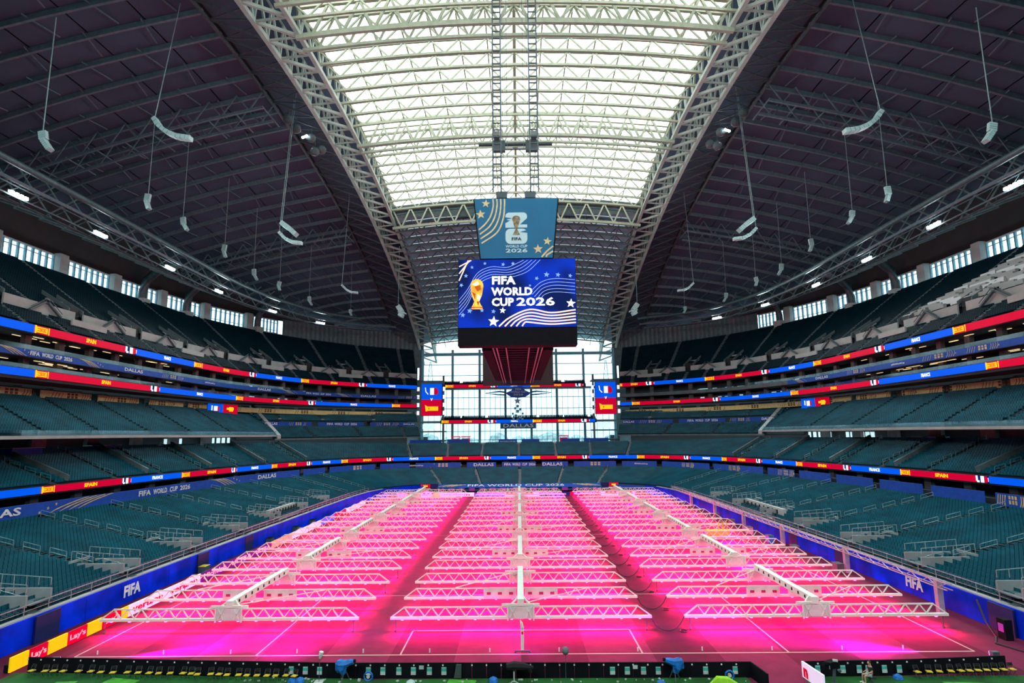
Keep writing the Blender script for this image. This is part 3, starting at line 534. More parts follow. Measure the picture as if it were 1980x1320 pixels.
# ------------------------------------------------------------------ club level, suites, upper deck furniture
for side in ('left', 'right'):
    l = C3F if side == 'left' else mir(C3F); bl = C3B if side == 'left' else mir(C3B); F = cr(l); B = cr(bl); cf = cr(CCF if side == 'left' else mir(CCF)); cb = cr(CCB if side == 'left' else mir(CCB))
    pb = offset(F, 14); pb[:, 2] = F[:, 2]-.1; struct(slab(offset(F, -.1), pb, 'soffit', 'dwall', .25))
    o = thing('slab_edge', f'long white slab edge of the {side} club stand', 'ledge'); wall_strip(offset(F, -.35), -.42, .05, .25, 'fascia', 'pale', o)
    o2 = wall_strip(offset(F, -.1), .05, .85, .04, 'glass_balustrade', 'rglass', o)
    pb = offset(cf, 14); pb[:, 2] = 15.2; struct(slab(offset(cf, -.1), pb, 'soffit', 'dwall', .25))
    o = thing('slab_edge', f'thin grey slab edge of the {side} corner club stand', 'ledge'); wall_strip(offset(cf, -.3), -.3, .1, .25, 'fascia', 'concrete', o)
    # mid-corner band with blue banner
    mid = cf+(cb-cf)*.47; mid[:, 2] = (cf+(cb-cf)*.44)[:, 2]+.35; Lm = arclen(mid)[-1]
    k = [.02, .2, .48, .9] if side == 'left' else [.98, .8, .52, .1]
    banner(f'blue banner strip across the middle of the {side} corner club stand', mid, 1.25, [(Lm*.02, Lm*.33), (Lm*.37, Lm*.66), (Lm*.70, Lm*.98)],
           [(Lm*(.24 if side == 'left' else .76), 'marks', 9, 'tan'), (Lm*(.8 if side == 'left' else .2), 'marks', 9, 'tan')], [(Lm*(.06 if side == 'left' else .94), 'DALLAS', 5, .6), (Lm*.52, 'FIFA WORLD CUP 2026', 11, .6), (Lm*(.94 if side == 'left' else .06), 'DALLAS', 4, .5)])
    for k in range(3):
        p, dd, nn = at(offset(mid, 3.4, 2.2), Lm*(.17, .46, .76)[k]); g = G(); g.box((0, 0, 0), (3.6, 1.2, .3)); g.box((0, .4, -1.1), (2.2, .3, 1.9), mi=1)
        o = g.build('vomitory', ['pale', 'dwall'], None, tuple(p)); o.rotation_euler = (0, 0, math.atan2(dd[1], dd[0])); tag(o, f'white-roofed stairway opening in the {side} corner club stand, {ORD[k]} from its left end', 'entrance', 'corner stairway openings')
    # sloping wall between club stand and corner stand
    sg = -1 if side == 'left' else 1
    o = g = G(); g.hexa([(sg*67.0, 118.2, 15.0), (sg*81.5, 132.0, 23.0), (sg*80.7, 132.8, 23.0), (sg*66.4, 119.2, 15.0), (sg*67.0, 118.2, 16.4), (sg*81.5, 132.0, 25.6), (sg*80.7, 132.8, 25.6), (sg*66.4, 119.2, 16.4)])
    tag(g.build('sloping_wall', 'pale'), f'pale sloping end wall of the {side} club stand beside the corner stand', 'wall')
    # small scoreboard on the gold band
    gl = [(-81.5, -30, 23.3), (-82.2, 30, 23.3), (-83.2, 60, 23.3), (-83.2, 85, 23.3), (-82.7, 105, 23.3), (-79.5, 120, 23), (-71.5, 139, 22.9), (-57.5, 157, 22.8), (-37.7, 171.5, 22.7)]
    gr = cr(gl if side == 'left' else mir(gl)); Lg = arclen(gr)[-1]
    if side == 'left': cutp = arc(); pn = [(35, cutp[0])]+[(cutp[1], cutp[2]), (cutp[3], cutp[4]), (cutp[5], cutp[6]), (cutp[7], Lg)]
    else: cutp = arc(); pn = [(0, cutp[0]), (cutp[1], cutp[2]), (cutp[3], cutp[4]), (cutp[5], cutp[6]), (cutp[7], Lg-35)]
    marks = [(s, kk, 11, 'golddk') for i, s in enumerate(np.arange(8, Lg-40, 14)) for kk in ('marks',)] if side == 'right' else [(s, 'marks', 11, 'golddk') for s in np.arange(50, Lg-4, 14)]
    banner(f'gold printed banner band above the {side} club seats', gr, 1.35, pn, marks, [], mat='gold', name='banner')
    sp = arc(); p, dd, nn = at(gr, sum(sp)/2); wv = sp[1]-sp[0]
    o = thing('video_board', f'small blue and red match board on the gold band, {side} side', 'screen'); Fm = frame((p[0]-nn[0]*.3, p[1]-nn[1]*.3, 23.6), (dd[0], dd[1], 0))
    R_ = lambda a, b, c, d: [(a, c), (b, c), (b, d), (a, d)]
    g = G(); g.box((0, 0, 0), (wv, 2.7, .25)); bb = g.build('cabinet', 'black', o); bb.matrix_local = Fm
    flat('screen', [R_(-wv/2, 0, -1.3, 1.3)], 'ledblue', Fm, o, .14); flat('screen', [R_(0, wv/2, -1.3, 1.3)], 'ledred', Fm, o, .14)
    flat('flag_emblem', [R_(-wv*.38, -wv*.34, -.5, .8), R_(-wv*.30, -wv*.18, -.7, .7)], 'ledwhite', Fm, o, .17); flat('flag_emblem', [R_(wv*.12, wv*.36, -.2, .4), R_(wv*.2, wv*.34, -.6, .6)], 'ledyel', Fm, o, .17); flat('flag_emblem', [R_(-wv*.18, -wv*.12, -.6, .6)], 'ledred', Fm, o, .17)
    # suite storeys
    A0 = A_rail(0, side)
    def lvl(off, z): q = offset(A0, off); q[:, 2] = z; return q
    for z, w in ((33.0, 9), (29.2, 6), (25.7, 12)):
        struct(slab(lvl(.1, z), lvl(w, z), 'suite_floor', 'dwall', .35))
    wall_strip(lvl(5.5, 0), 25.5, 33.2, .3, 'wall_suite', 'dwall')['kind'] = 'structure'
    wall_strip(lvl(11.5, 0), 14, 25.9, .3, 'wall_club', 'dwall')['kind'] = 'structure'
    gl3 = thing('glass_balustrade', f'glass balustrade strips along the {side} suite floors', 'balustrade')
    for z in (27.05, 30.1): wall_strip(lvl(.3, 0), z, z+.7, .04, 'pane_strip', 'rglass', gl3)
    bl_ = lvl(.05, 28.95); Lb_ = arclen(bl_)[-1]
    if side == 'left':
        xs = arc(); wd = [(xs[1], 'FIFA WORLD CUP 2026', 9.5, .6), (xs[3], 'DALLAS', 6, .6), (xs[5], '#FIFAWorldCup', 4.5, .4), (xs[6], 'DALLAS', 5.5, .6), (xs[8], 'FIFA WORLD CUP 2026', 10, .5), (xs[10], 'DALLAS', 6, .6)]; mk_ = [(xs[0], 'bands', 9, 'tan'), (xs[2], 'bands', 8, 'tan'), (xs[4], 'marks', 9, 'tan'), (xs[7], 'bands', 8, 'tan'), (xs[9], 'bands', 8, 'tan'), (xs[11], 'marks', 9, 'tan')]; pn = [(35, Lb_)]
        banner('navy left suite balcony banner reading FIFA WORLD CUP 2026 and DALLAS', bl_, 1.1, pn, mk_, wd)
    else:
        xs = arc(); wd = [(xs[1], 'DALLAS', 5.5, .6), (xs[3], '#FIFAWorldCup', 4.5, .4)]; mk_ = [(xs[0], 'bands', 7, 'tan'), (xs[2], 'marks', 8, 'tan'), (xs[4], 'marks', 10, 'tan'), (xs[5], 'marks', 8, 'tan')]
        banner('navy banner on the right suite balcony reading DALLAS', bl_, 1.1, [(xs[6], Lb_-35)], mk_, wd)
        o = thing('slab_edge', 'plain grey balcony front at the far end of the right suites', 'ledge'); wall_strip(sub(bl_, 0, xs[6]), 0, 1.1, .12, 'fascia', 'concrete', o)
    columns(lvl(2.8, 0), 7.6, 26.0, 32.8, 1.3, 'col', f'brown suite pillar between the balconies on the {side}', f'{side} suite pillars', s0=45 if side == 'left' else 4, s1=Lb_-4 if side == 'left' else Lb_-45)
    columns(lvl(9.5, 0), 7.6, 23.0, 25.4, 1.0, 'col', f'short pillar behind the gold band on the {side}', f'{side} gold band pillars', s0=45 if side == 'left' else 4, s1=Lb_-4 if side == 'left' else Lb_-45)
    # warm strip lights and lit interiors
    g = G()
    for k in range(46):
        s = random.uniform(50, 120) if side == 'left' else Lb_-random.uniform(50, 120); z = random.choice((28.75, 32.55)); p, dd, nn = at(lvl(random.uniform(2, 4.6), 0), s); g.box((p[0], p[1], z), (2.2, .2, .06), math.atan2(dd[1], dd[0]))
    g.build('ceiling_light', 'warm'); lg = bpy.context.scene.collection.objects[-1]; tag(lg, f'warm ceiling light strips inside the {side} suites', 'lights', kind='stuff')
    g = G()
    for k in range(60):
        s = random.uniform(45, Lb_-30) if side == 'left' else random.uniform(30, Lb_-45); z = random.choice((26.9, 27.4, 30.4, 30.2)); p, dd, nn = at(lvl(5.4, 0), s); g.box((p[0], p[1], z), (random.uniform(.8, 4), .1, random.uniform(.3, .9)), math.atan2(dd[1], dd[0]))
    tag(g.build('screens_and_reflections', 'coolw'), f'small bright screens and painted reflections inside the {side} suites', 'screens', kind='stuff')  # glowing boxes stand for screens and for reflections alike
    # concourse behind second stand
    q = offset(cr(C3F if side == 'left' else mir(C3F)), 13.2); q[:, 2] = 0
    wall_strip(q, 12, 16.5, .3, 'wall_concourse', 'dwall')['kind'] = 'structure'
    g = G(); qq = offset(q, -.2); Lq = arclen(qq)[-1]
    for s in arc():
        p, dd, nn = at(qq, s); g.box((p[0], p[1], 15.0), (random.uniform(.9, 1.6), .1, 1.6), math.atan2(dd[1], dd[0]))
    tag(g.build('lit_doorways', 'coolw'), f'bright windows in the concourse behind the {side} second stand', 'windows', kind='stuff')
    columns(q, 13, 13.5, 16.3, 3.2, 'col', f'tan concourse wall pier behind the {side} second stand', f'{side} concourse piers', s0=60 if side == 'left' else 10, s1=Lq-5 if side == 'left' else Lq-60, off=-.8, nm='pier')
    for k, x in enumerate([(20, 45), (185, 38)] if side == 'left' else [(1815, 42)]):
        p, dd, nn = at(offset(q, -2.5), arc()[0])
        o = thing('press_box', f'blue fronted platform below the {side} club slab, {ORD[k]} from the frame edge', 'platform'); g = G(); g.box((p[0], p[1], 14.2), (6.5, 2.4, 1.1), math.atan2(dd[1], dd[0])); g.build('front', 'ban', o); g = G(); g.box((p[0], p[1], 14.8), (6.9, 2.8, .12), math.atan2(dd[1], dd[0])); g.build('counter', 'pale', o)
        if side == 'right' or k == 1: text('FIFA WORLD CUP 2026', 'white', (p[0]-nn[0]*1.22, p[1]-nn[1]*1.22, 14.2), (dd[0], dd[1], 0), width=4.2, height=.32, parent=o)
    # upper deck cross wall, vomitories
    F, B, L, sa, sv = UPA[side]; q = F+(B-F)*.185; q[:, 2] = (F+(B-F)*.165)[:, 2]+.2
    o = thing('cross_wall', f'pale concrete cross wall between front and main rows of the {side} upper deck', 'wall')
    LF = L; edges = sorted(sv); LQ = arclen(q); conv = lambda s: float(np.interp(np.interp(s, LF, np.arange(len(F))), np.arange(len(q)), LQ))
    cur = 0
    for s in edges+[None]:
        e = conv(s)-1.1 if s is not None else LQ[-1]
        if e-cur > 1: wall_strip(sub(q, cur, e, 3), -.2, 2.0, .3, 'wall_panel', 'pale', o)
        if s is not None: cur = conv(s)+1.1
    for k, s in enumerate(sorted(sv)):
        p, an = rail_pt(F, B, LF, s, .22, 0); n2 = np.array([-math.sin(an), math.cos(an)])
        v = thing('vomitory', f'dark stair opening with white canopy in the {side} upper deck, {ORD[k]} from its left end', 'entrance', tuple(p), 'upper deck stair openings', an)
        g = G(); g.box((0, 2.2, 1.0), (2.4, 4.2, 2.6)); g.build('opening', 'dwall', v)
        g = G(); g.box((0, 4.1, 3.6), (3.8, .6, .45)); g.build('canopy', 'pale', v)
        g = G(); g.hexa([(-2.0, -.2, 1.2), (-1.7, -.2, 1.2), (-1.7, 5, 4.6), (-2.0, 5, 4.6), (-2.0, -.2, 2.0), (-1.7, -.2, 2.0), (-1.7, 5, 5.3), (-2.0, 5, 5.3)]); g.hexa([(1.7, -.2, 1.2), (2.0, -.2, 1.2), (2.0, 5, 4.6), (1.7, 5, 4.6), (1.7, -.2, 2.0), (2.0, -.2, 2.0), (2.0, 5, 5.3), (1.7, 5, 5.3)]); g.build('cheek_wall', 'concrete', v)
    for k, s in enumerate(sorted(sa)):     # inverted-V stairs on the wall
        p, an = rail_pt(F, B, LF, s, .175, 0)
        v = thing('stair', f'inverted V concrete stair on the {side} upper cross wall, {ORD[k]} from its left end', 'stairs', tuple(p), 'upper deck wall stairs', an)
        g = G()
        for sg2 in (-1, 1): g.bar((sg2*.3, -.35, 2.2), (sg2*3.6, -.35, .2), .5, .32); g.bar((sg2*.3, -.6, 2.8), (sg2*3.6, -.6, .8), .1, .1)
        g.build('flight', 'concrete', v)
    # white platform parapets on the front rows
    for k, s in enumerate(sorted(sv)[::2]):
        p, an = rail_pt(F, B, LF, s, .10, 0); g = G(); g.box((0, 0, .9), (9.5, .3, 1.1)); g.box((0, .8, .35), (9.5, 1.6, .1)); o = g.build('platform_parapet', 'pale', None, tuple(p)); o.rotation_euler = (0, 0, an); tag(o, f'white parapet in the {side} upper deck front rows, {ORD[k]} from its left end', 'parapet', 'upper deck platform parapets')
# media desks: white covered desk rows on the right upper deck
F, B, L, sa, sv = UPA['right']; k = 0
kk = 0
for x0, ta in ((1975, .42), (1960, .50), (1945, .58), (1925, .66), (1900, .36), (1870, .32), (1850, .44), (1880, .54)):
    pass
for r in range(15):
    t = .26+.035*r
    row = F+(B-F)*t; s0 = arc()[0]
    n = 0; s = s0
    LR = arclen(row)[-1]
    while s < min(s0+34, LR-20) and n < 6:
        w = random.uniform(3.2, 5.6); p, dd, nn = at(row, s+w/2)
        g = G(); g.box((0, 0, .95), (w, .12, .7)); g.box((0, .35, 1.35), (w, .7, .08)); g.box((-w/2+.1, .3, .7), (.1, .6, 1.2)); g.box((w/2-.1, .3, .7), (.1, .6, 1.2))
        o = g.build('covered_desk', 'pale' if (r+n) % 3 else 'white', None, (p[0], p[1], p[2]+.6)); o.rotation_euler = (0, 0, math.atan2(dd[1], dd[0])); tag(o, f'white covered desk in the right upper deck, row {ORD[r]} up, {ORD[n]} from left', 'desk', 'covered desks on the right upper deck')
        s += w+random.uniform(.3, 2.5); n += 1
# ------------------------------------------------------------------ outer walls with windows
HULL = [(-106, -78), (-106, -30), (-104, 0), (-104, 30), (-104.2, 60), (-104, 85), (-103, 105), (-99, 131), (-87, 159.5), (-70.5, 178.5), (-57, 187.8), (-41.5, 196)]
def zarc(Y): return 80.5-(Y-56)**2/640
def ze(Y): return 69-.0008*(Y-64)**2 if Y > 64 else 69
for side in ('left', 'right'):
    hl = [p+(0.,) for p in HULL]; H = cr(hl if side == 'left' else mir(hl)); LH = arclen(H)
    w = wall_strip(H, -1, 52.2, .5, 'wall_'+side, 'dwall'); struct(w)
    up = G(); H2 = offset(H, .5)
    for i in range(len(H)-1):
        a, b = H[i], H[i+1]; za, zb = max(ze(a[1]), 57.5)+1.5, max(ze(b[1]), 57.5)+1.5
        up.quad((a[0], a[1], 57), (b[0], b[1], 57), (b[0], b[1], zb), (a[0], a[1], za))
    up.build('upper_wall', 'dwall', w)
    h = H if side == 'left' else H[::-1]; LL = arclen(h); fx = (lambda s: s) if side == 'left' else (lambda s: LH[-1]-s)
    sY = lambda y: float(np.interp(y, h[:, 1], LL)); st = sY(-40); pitch = 17.5; s_ref = sY(81.3); s_cur = s_ref-pitch*7; wi = 0
    end = sY(161)
    pier = G(); pier.box((0, -.6, 54.6), (2.4, 2.0, 5.6)); pm = None; mull = G(); mull.box((0, .1, 54.6), (.35, .5, 4.8)); mm = None; pn = G(); pn.box((0, .2, 54.6), (1.5, .04, 4.8)); pnm = None
    fr = G(); fr.box((0, .1, 57), (15.2, .6, .3)); fr.box((0, .1, 53.3), (15.2, .3, .12)); fr.box((0, .1, 56.0), (15.2, .3, .12)); fr.box((0, .1, 52.3), (15.2, .6, .3)); frm = None
    while s_cur < end-2:
        s0 = s_cur+1.2; s1 = min(s_cur+pitch-1.2, end); m = (s0+s1)/2; p, dd, nn = at(H, fx(s_cur)); an = math.atan2(dd[1], dd[0])
        if s_cur > st-pitch:
            if pm is None: o = pier.build('window_pier', 'pale', w, (p[0], p[1], 0)); pm = o.data
            else: o = link('window_pier', pm, w, (p[0], p[1], 0))
            o.rotation_euler = (0, 0, an)
            wi += 1; win = link('window_%d' % (wi+(20 if side == 'right' else 0)), None); struct(win)
            p, dd, nn = at(H, fx(m)); an = math.atan2(dd[1], dd[0]); win.location = (p[0], p[1], 0); win.rotation_euler = (0, 0, an)
            if frm is None: o = fr.build('frame', 'pale', win); frm = o.data
            else: o = link('frame', frm, win)
            o.scale = ((s1-s0)/15.2, 1, 1)
            n = 8
            for i in range(n+1):
                x = -(s1-s0)/2+(s1-s0)*i/n
                if mm is None: o = mull.build('mullion', mk('mullion_blue', (.12, .35, .45), .5), win, (x, 0, 0)); mm = o.data
                else: link('mullion', mm, win, (x, 0, 0))
                if i < n:
                    if pnm is None: o = pn.build('pane', 'glass', win, (x+(s1-s0)/n/2, 0, 0)); pnm = o.data
                    else: link('pane', pnm, win, (x+(s1-s0)/n/2, 0, 0))
            # roof struts above
        s_cur += pitch
    # corrugated curtain wall in the corner
    q = sub(offset(H, -1.5), fx(end) if side == 'left' else 0, LH[-1] if side == 'left' else fx(end), .9); g = G()
    for i in range(len(q)-1):
        o1 = .25 if i % 2 else 0; _, dd, nn = at(H, 10); a, b = q[i], q[i+1]
        g.quad((a[0], a[1]+o1, 49), (b[0], b[1]+.25-o1, 49), (b[0], b[1]+.25-o1, 57.5), (a[0], a[1]+o1, 57.5))
    g.build('corrugated_panel', mk('corrugated_steel', (.10, .13, .14), .5, metal=.2), w)
    # duct
    for k, (y) in enumerate((107, 124.5, 152)):
        s = fx(sY(y)); p, dd, nn = at(H, s); o = thing('air_duct', f'grey air duct elbow before the {side} windows, {ORD[k]} from the camera', 'duct', group='window duct elbows')
        g = G(); b_ = [(p[0]-nn[0]*t, p[1]-nn[1]*t, z) for t, z in ((2, 51), (2.2, 55), (3, 58), (6, 60.5), (11, 62))]; g.tube(b_, 1.1, 8); g.build('pipe', 'ductm', o, smooth=True)
        g = G(); g.box((p[0]-nn[0]*2.4, p[1]-nn[1]*2.4, 51.6), (2.6, 2.4, 2.6), math.atan2(dd[1], dd[0])); g.build('base_box', 'pale', o)
    # catwalk ring with floodlights
    RG = [(-79, -30, 54), (-79, 20, 54), (-79, 60, 54), (-79.5, 90, 54), (-79.3, 112, 54), (-76.5, 130, 54), (-70, 149, 54), (-60, 161, 54), (-47, 171, 54.5)]
    rg = cr(RG if side == 'left' else mir(RG)); Lr = arclen(rg)[-1]; o = thing('catwalk', f'{side} lighting catwalk ring truss under the roof edge', 'catwalk')
    g = G(); g.path(sub(rg, 0, Lr, 5), .25); g.path(sub(offset(rg, 1.8), 0, Lr+2, 5), .25); q1 = sub(offset(rg, 0, 1.8), 0, Lr, 5); g.path(q1, .15); g.build('chord', 'purlin', o)
    g = G(); qa = sub(rg, 0, Lr, 2.5); qb = sub(offset(rg, 1.8), 0, arclen(offset(rg, 1.8))[-1], 2.5); n = min(len(qa), len(qb))
    for i in range(n-1): g.bar(qa[i], qb[i], .08); g.bar(qa[i], (qa[i+1][0], qa[i+1][1], qa[i+1][2]+(1.8 if i % 2 else 0)), .08)
    tag(g.build('lattice', 'purlin', o), None, kind='stuff')
    g = G(); g.tube(sub(offset(rg, -4, 3.2), 0, Lr-18 if side == 'left' else Lr, 6), .55, 8); g.build('duct_pipe', 'ductm', o, smooth=True)
    q = offset(rg, -3, 1.0); g = G(); g.tube(sub(q, 0, arclen(q)[-1], 6), .3, 6); g.build('ring_pipe', 'purlin', o)
    # outriggers from catwalk to wall
    g = G()
    for s in np.arange(8, Lr-30, 6) if side == 'left' else np.arange(30, Lr-8, 6):
        p, dd, nn = at(rg, s); a = (p[0]+nn[0]*1.8, p[1]+nn[1]*1.8, 54); b = (p[0]+nn[0]*14, p[1]+nn[1]*14, 58.5); g.bar(a, b, .28); g.bar(b, (p[0]+nn[0]*6, p[1]+nn[1]*6, 63), .22); g.bar(a, (p[0]+nn[0]*9, p[1]+nn[1]*9, 64), .2); pass
    g.build('outrigger', 'handrail', o)
    for k in range(6):
        s = arc()[0]; p, dd, nn = at(rg, s); fl = thing('floodlight', f'lit floodlight cluster on the {side} catwalk, {ORD[k]} from the left of the frame', 'floodlight', (p[0]-nn[0]*.4, p[1]-nn[1]*.4, 54.4), f'{side} catwalk floodlights', math.atan2(dd[1], dd[0]))
        nb = 4
        L_ = bpy.data.lights.new('floodlight_beam', 'SPOT'); L_.energy = FLOOD; L_.color = (.86, 1, 1); L_.spot_size = 2.3; L_.spot_blend = .8; L_.shadow_soft_size = 2.5
        lo = bpy.data.objects.new('floodlight_beam', L_); C.objects.link(lo); lo.location = (p[0]-nn[0]*3.2, p[1]-nn[1]*3.2, 53.6); lo.rotation_euler = (Vector((0, 52, 5))-lo.location).to_track_quat('-Z', 'Y').to_euler()
        g = G(); g.box((0, .3, 0), (3.6, .3, .5)); g.build('bracket', 'dark', fl)
        for i in range(nb): g = G(); g.box((-1.35+.9*i, -.1, -.1), (.5, .35, .45)); g.build('lamp_head', 'lamp', fl)
# unseen floodlights added behind the camera to brighten the truss fronts and stands
for k, x in enumerate((-62, -42, -20, 20, 42, 62)):
    fl = thing('floodlight', f'unseen floodlight cluster added behind the camera, {ORD[k]} from the left', 'floodlight', (x, -52, 54.4), 'added rear floodlights'); g = G(); g.box((0, -.3, 0), (3.6, .3, .5)); g.build('bracket', 'dark', fl)
    for i in range(4): g = G(); g.box((-1.35+.9*i, .1, -.1), (.5, .35, .45)); g.build('lamp_head', 'lamp', fl)
    L_ = bpy.data.lights.new('floodlight_beam', 'SPOT'); L_.energy = FLOOD*1.15; L_.color = (.86, 1, 1); L_.spot_size = 2.0; L_.spot_blend = .8; L_.shadow_soft_size = 2.5
    lo = bpy.data.objects.new('floodlight_beam', L_); C.objects.link(lo); lo.location = (x, -50, 53.6); lo.rotation_euler = (Vector((0, 60, 0))-lo.location).to_track_quat('-Z', 'Y').to_euler()
g = G(); g.path([(-72, -52.6, 54.2), (72, -52.6, 54.2)], .5); g.path([(-72, -54, 54.2), (72, -54, 54.2)], .5); tag(g.build('catwalk', 'purlin'), 'unseen catwalk added behind the camera for the rear floodlights', 'catwalk')
# near wall behind the camera and end walls beside the glass
g = G(); g.box((0, -78, 45), (216, .5, 92)); struct(g.build('wall_near', 'dwall'))
for sg, nm in ((-1, 'wall_far'), (1, 'wall_far')):
    g = G(); g.box((sg*52, 196, 7.5), (30, .6, 15)); g.box((sg*39.8, 194.5, 29), (1.2, 1.2, 58)); g.box((sg*45.5, 194.4, 19), (13.4, .5, 38)); g.box((sg*45.5, 194.4, 51), (13.4, .5, 16)); g.box((sg*47, 194.4, 39), (10, .5, 9)); struct(g.build(nm, 'concrete'))
# outdoors
g = G(); g.quad((-400, 193, -.5), (400, 193, -.5), (400, 700, -.5), (-400, 700, -.5)); struct(g.build('plaza_ground', 'plaza'))
g = G()
for i in range(60): x = -300+i*10+random.uniform(-4, 4); g.ball((x, 420+random.uniform(-30, 60), 6), random.uniform(6, 11), 7)
tag(g.build('far_trees', 'tree'), 'hazy line of trees far beyond the glass end wall', 'trees', kind='stuff')
# ------------------------------------------------------------------ glass end wall
GY = 193.0; win = struct(link('window_60', None)); win['label'] = 'tall glazed end wall between the stands'
XS = [-38.6, -28.0, -17.2, -6.6, 5.2, 15.8, 27.2, 38.6] 
XS = [-38.8, -26.6, -15.6, -5.2, 5.2, 15.6, 26.6, 38.8]; ZS = [0, 13.6, 17, 20.8, 26, 30.5, 34.2, 39.5, 44, 48.2]
for x in XS: g = G(); g.box((x, GY-.3, 25), (.9, 1.0, 50)); g.build('post', mk('endwall_steel', (.18, .42, .50), .5), win)
for i, z in enumerate(ZS[1:]): g = G(); g.box((0, GY, z), (77.6, .5, 1.2 if z == 48.2 else (.9 if z in (34.2, 20.8) else .22))); g.build('transom', MC['endwall_steel'], win)
for a, b in zip(XS[:-1], XS[1:]):
    for z0, z1 in zip(ZS[:-1], ZS[1:]): g = G(); g.box(((a+b)/2, GY+.1, (z0+z1)/2), (b-a-.2, .04, z1-z0)); g.build('pane', 'glass', win)
    g = G()
    for k in range(1, 5):
        x = a+(b-a)*k/5; g.box((x, GY, 22), (.14, .2, 24))
    g.build('mullion', MC['endwall_steel'], win)
g = G()
for a, b in zip(XS[:-1], XS[1:]): g.box(((a+b)/2, GY+.1, 50.6), (b-a-.2, .04, 3.6))
g.build('clerestory_pane', 'glass', win)
for sg, nm in ((-1, 'left'), (1, 'right')):
    o = thing('lattice_mast', f'slender lattice mast standing at the {nm} edge of the glass wall', 'mast', (sg*35.5, 191.5, 0)); g = G()
    for dx in (-1, 1): g.bar((dx*1.6, 0, 30), (dx*.3, 0, 45), .16)
    for i in range(8): z = 30+i*1.9; w0 = 1.6-1.3*i/8; w1 = 1.6-1.3*(i+1)/8; g.bar((-w0, 0, z), (w1, 0, z+1.9), .1); g.bar((w0, 0, z), (-w1, 0, z+1.9), .1)
    g.build('lattice', MC['endwall_steel'], o)
# end decks in front of the glass
def end_deck(label, x0, x1, z, Y, rows, brk, kinds, hh):
    o = thing('end_balcony', label, 'balcony'); g = G(); g.box(((x0+x1)/2, Y+5, z-.9), (x1-x0, 10, .8)); g.build('slab', 'dwall', o)
    g = G()
    for r in range(rows): g.box(((x0+x1)/2, Y+1.4+r*1.0, z-.3+.45*r), (x1-x0, 1.0, .5+.1*r))
    g.build('steps', 'tread', o)
    g = G(); nx = int((x1-x0)/.56)
    for r in range(rows):
        for i in range(nx):
            x = x0+.3+i*.56
            if int((x+100)/9.8) != int((x+100.9)/9.8): continue
            g.box((x, Y+1.5+r*1.0, z+.35+.5*r), (.46, .12, .75))
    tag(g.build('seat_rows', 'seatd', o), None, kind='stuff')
    pts = np.array([(x, Y, z) for x in np.linspace(x0, x1, 12)], float)
    ribbon('led_ribbon', label.replace('balcony of seats', 'LED ribbon on the balcony'), pts, hh, [(a-x0, b-x0, k) for a, b, k in zip(brk[:-1], brk[1:], kinds)], True)
K4 = ['spain', 'ledred', 'france', 'ledblue']
def xw(px, Y): return (px-1001.9)*(Y+47.9)/1147.27*1.005
bk = [xw(p, 178) for p in (862, 878, 949, 962, 1026, 1044, 1112, 1127)]; end_deck('upper end balcony of seats before the glass wall', bk[0]-1, bk[-1]+1, 34.6, 178, 3, bk, K4+K4[:3], 1.15)
bk = [xw(p, 178) for p in (855, 869, 943, 959, 1029, 1047, 1121, 1137, 1148)]; end_deck('lower end balcony of seats before the glass wall', bk[0]-.5, bk[-1]+.5, 21.2, 178, 3, bk, K4+K4, 1.15)
for sg, nm in ((-1, 'left'), (1, 'right')):        # side match screens
    o = thing('video_board', f'tall match board, blue over red, {nm} of the glass end wall', 'screen'); F_ = frame((sg*32.9+.1, 177, 29), (1, 0, 0))
    g = G(); g.box((0, 0, -.6), (8.0, 12.2, 1.0)); c = g.build('cabinet', 'black', o); c.matrix_local = F_
    R_ = lambda a, b, c, d: [(a, c), (b, c), (b, d), (a, d)]
    flat('screen', [R_(-3.9, 3.9, 0, 6)], 'ledblue', F_, o, .02); flat('screen', [R_(-3.9, 3.9, -6, 0)], 'ledred', F_, o, .02)
    flat('flag_emblem', [R_(-.6, .9, 1.8, 4.4)]+band_strip([(-2.4, 4.6), (-2.2, 3), (-1.3, 2)], .35), 'ledwhite', F_, o, .06); flat('flag_emblem', [[(.9, 1.8), (2.2, 1.8), (2.5, 2.6), (2.4, 3.6), (1.9, 4.4), (.9, 4.4)]], 'ledred', F_, o, .06)
    flat('flag_emblem', [R_(-1.6, 2.5, -4.2, -2.6), [(-2.5, -2), (-1.6, -2.5), (-1.6, -4.4), (-2.2, -4.4)]], 'ledyel', F_, o, .06); flat('flag_emblem', [R_(-1.2, -.7, -3.7, -3.1)], 'ledorange', F_, o, .09)
    text('V', 'ledwhite', (sg*32.9+.1, 177, 29), (1, 0, 0), height=1.0, parent=o, off=.1, bold=.1)
    # service tower beside the boards
    t_ = thing('service_tower', f'dim concrete stair tower carrying the {nm} match board', 'tower', (sg*33, 182, 0)); g = G()
    for z in (10, 13.5, 17, 20.5, 36): g.box((0, 0, z), (9.5, 8, .5))
    g.build('landing', 'concrete', t_)
    for x in (-4.5, 4.5): g = G(); g.box((x, -3.5, 19), (.7, .7, 38)); g.build('column', 'concrete', t_)
    for z in (24, 27, 30, 33):
        for x in (-4.9, 4.9): g = G(); g.box((x, -4.9, z), (.9, .3, 1.5)); g.build('light_panel', 'ledwhite', t_)
    g = G(); g.box((-1, -3.8, 18.9), (4.5, .4, 1.8)); g.build('lit_window', 'coolw', t_)
o = thing('sign', 'DALLAS sign panel hanging below the lower end balcony', 'sign'); g = G(); g.box((-.1, 177.9, 18.9), (13.4, .3, 2.1)); g.build('panel', 'teal', o); text('DALLAS', 'white', (-.1, 177.7, 18.9), (1, 0, 0), width=11.4, height=1.35, parent=o)
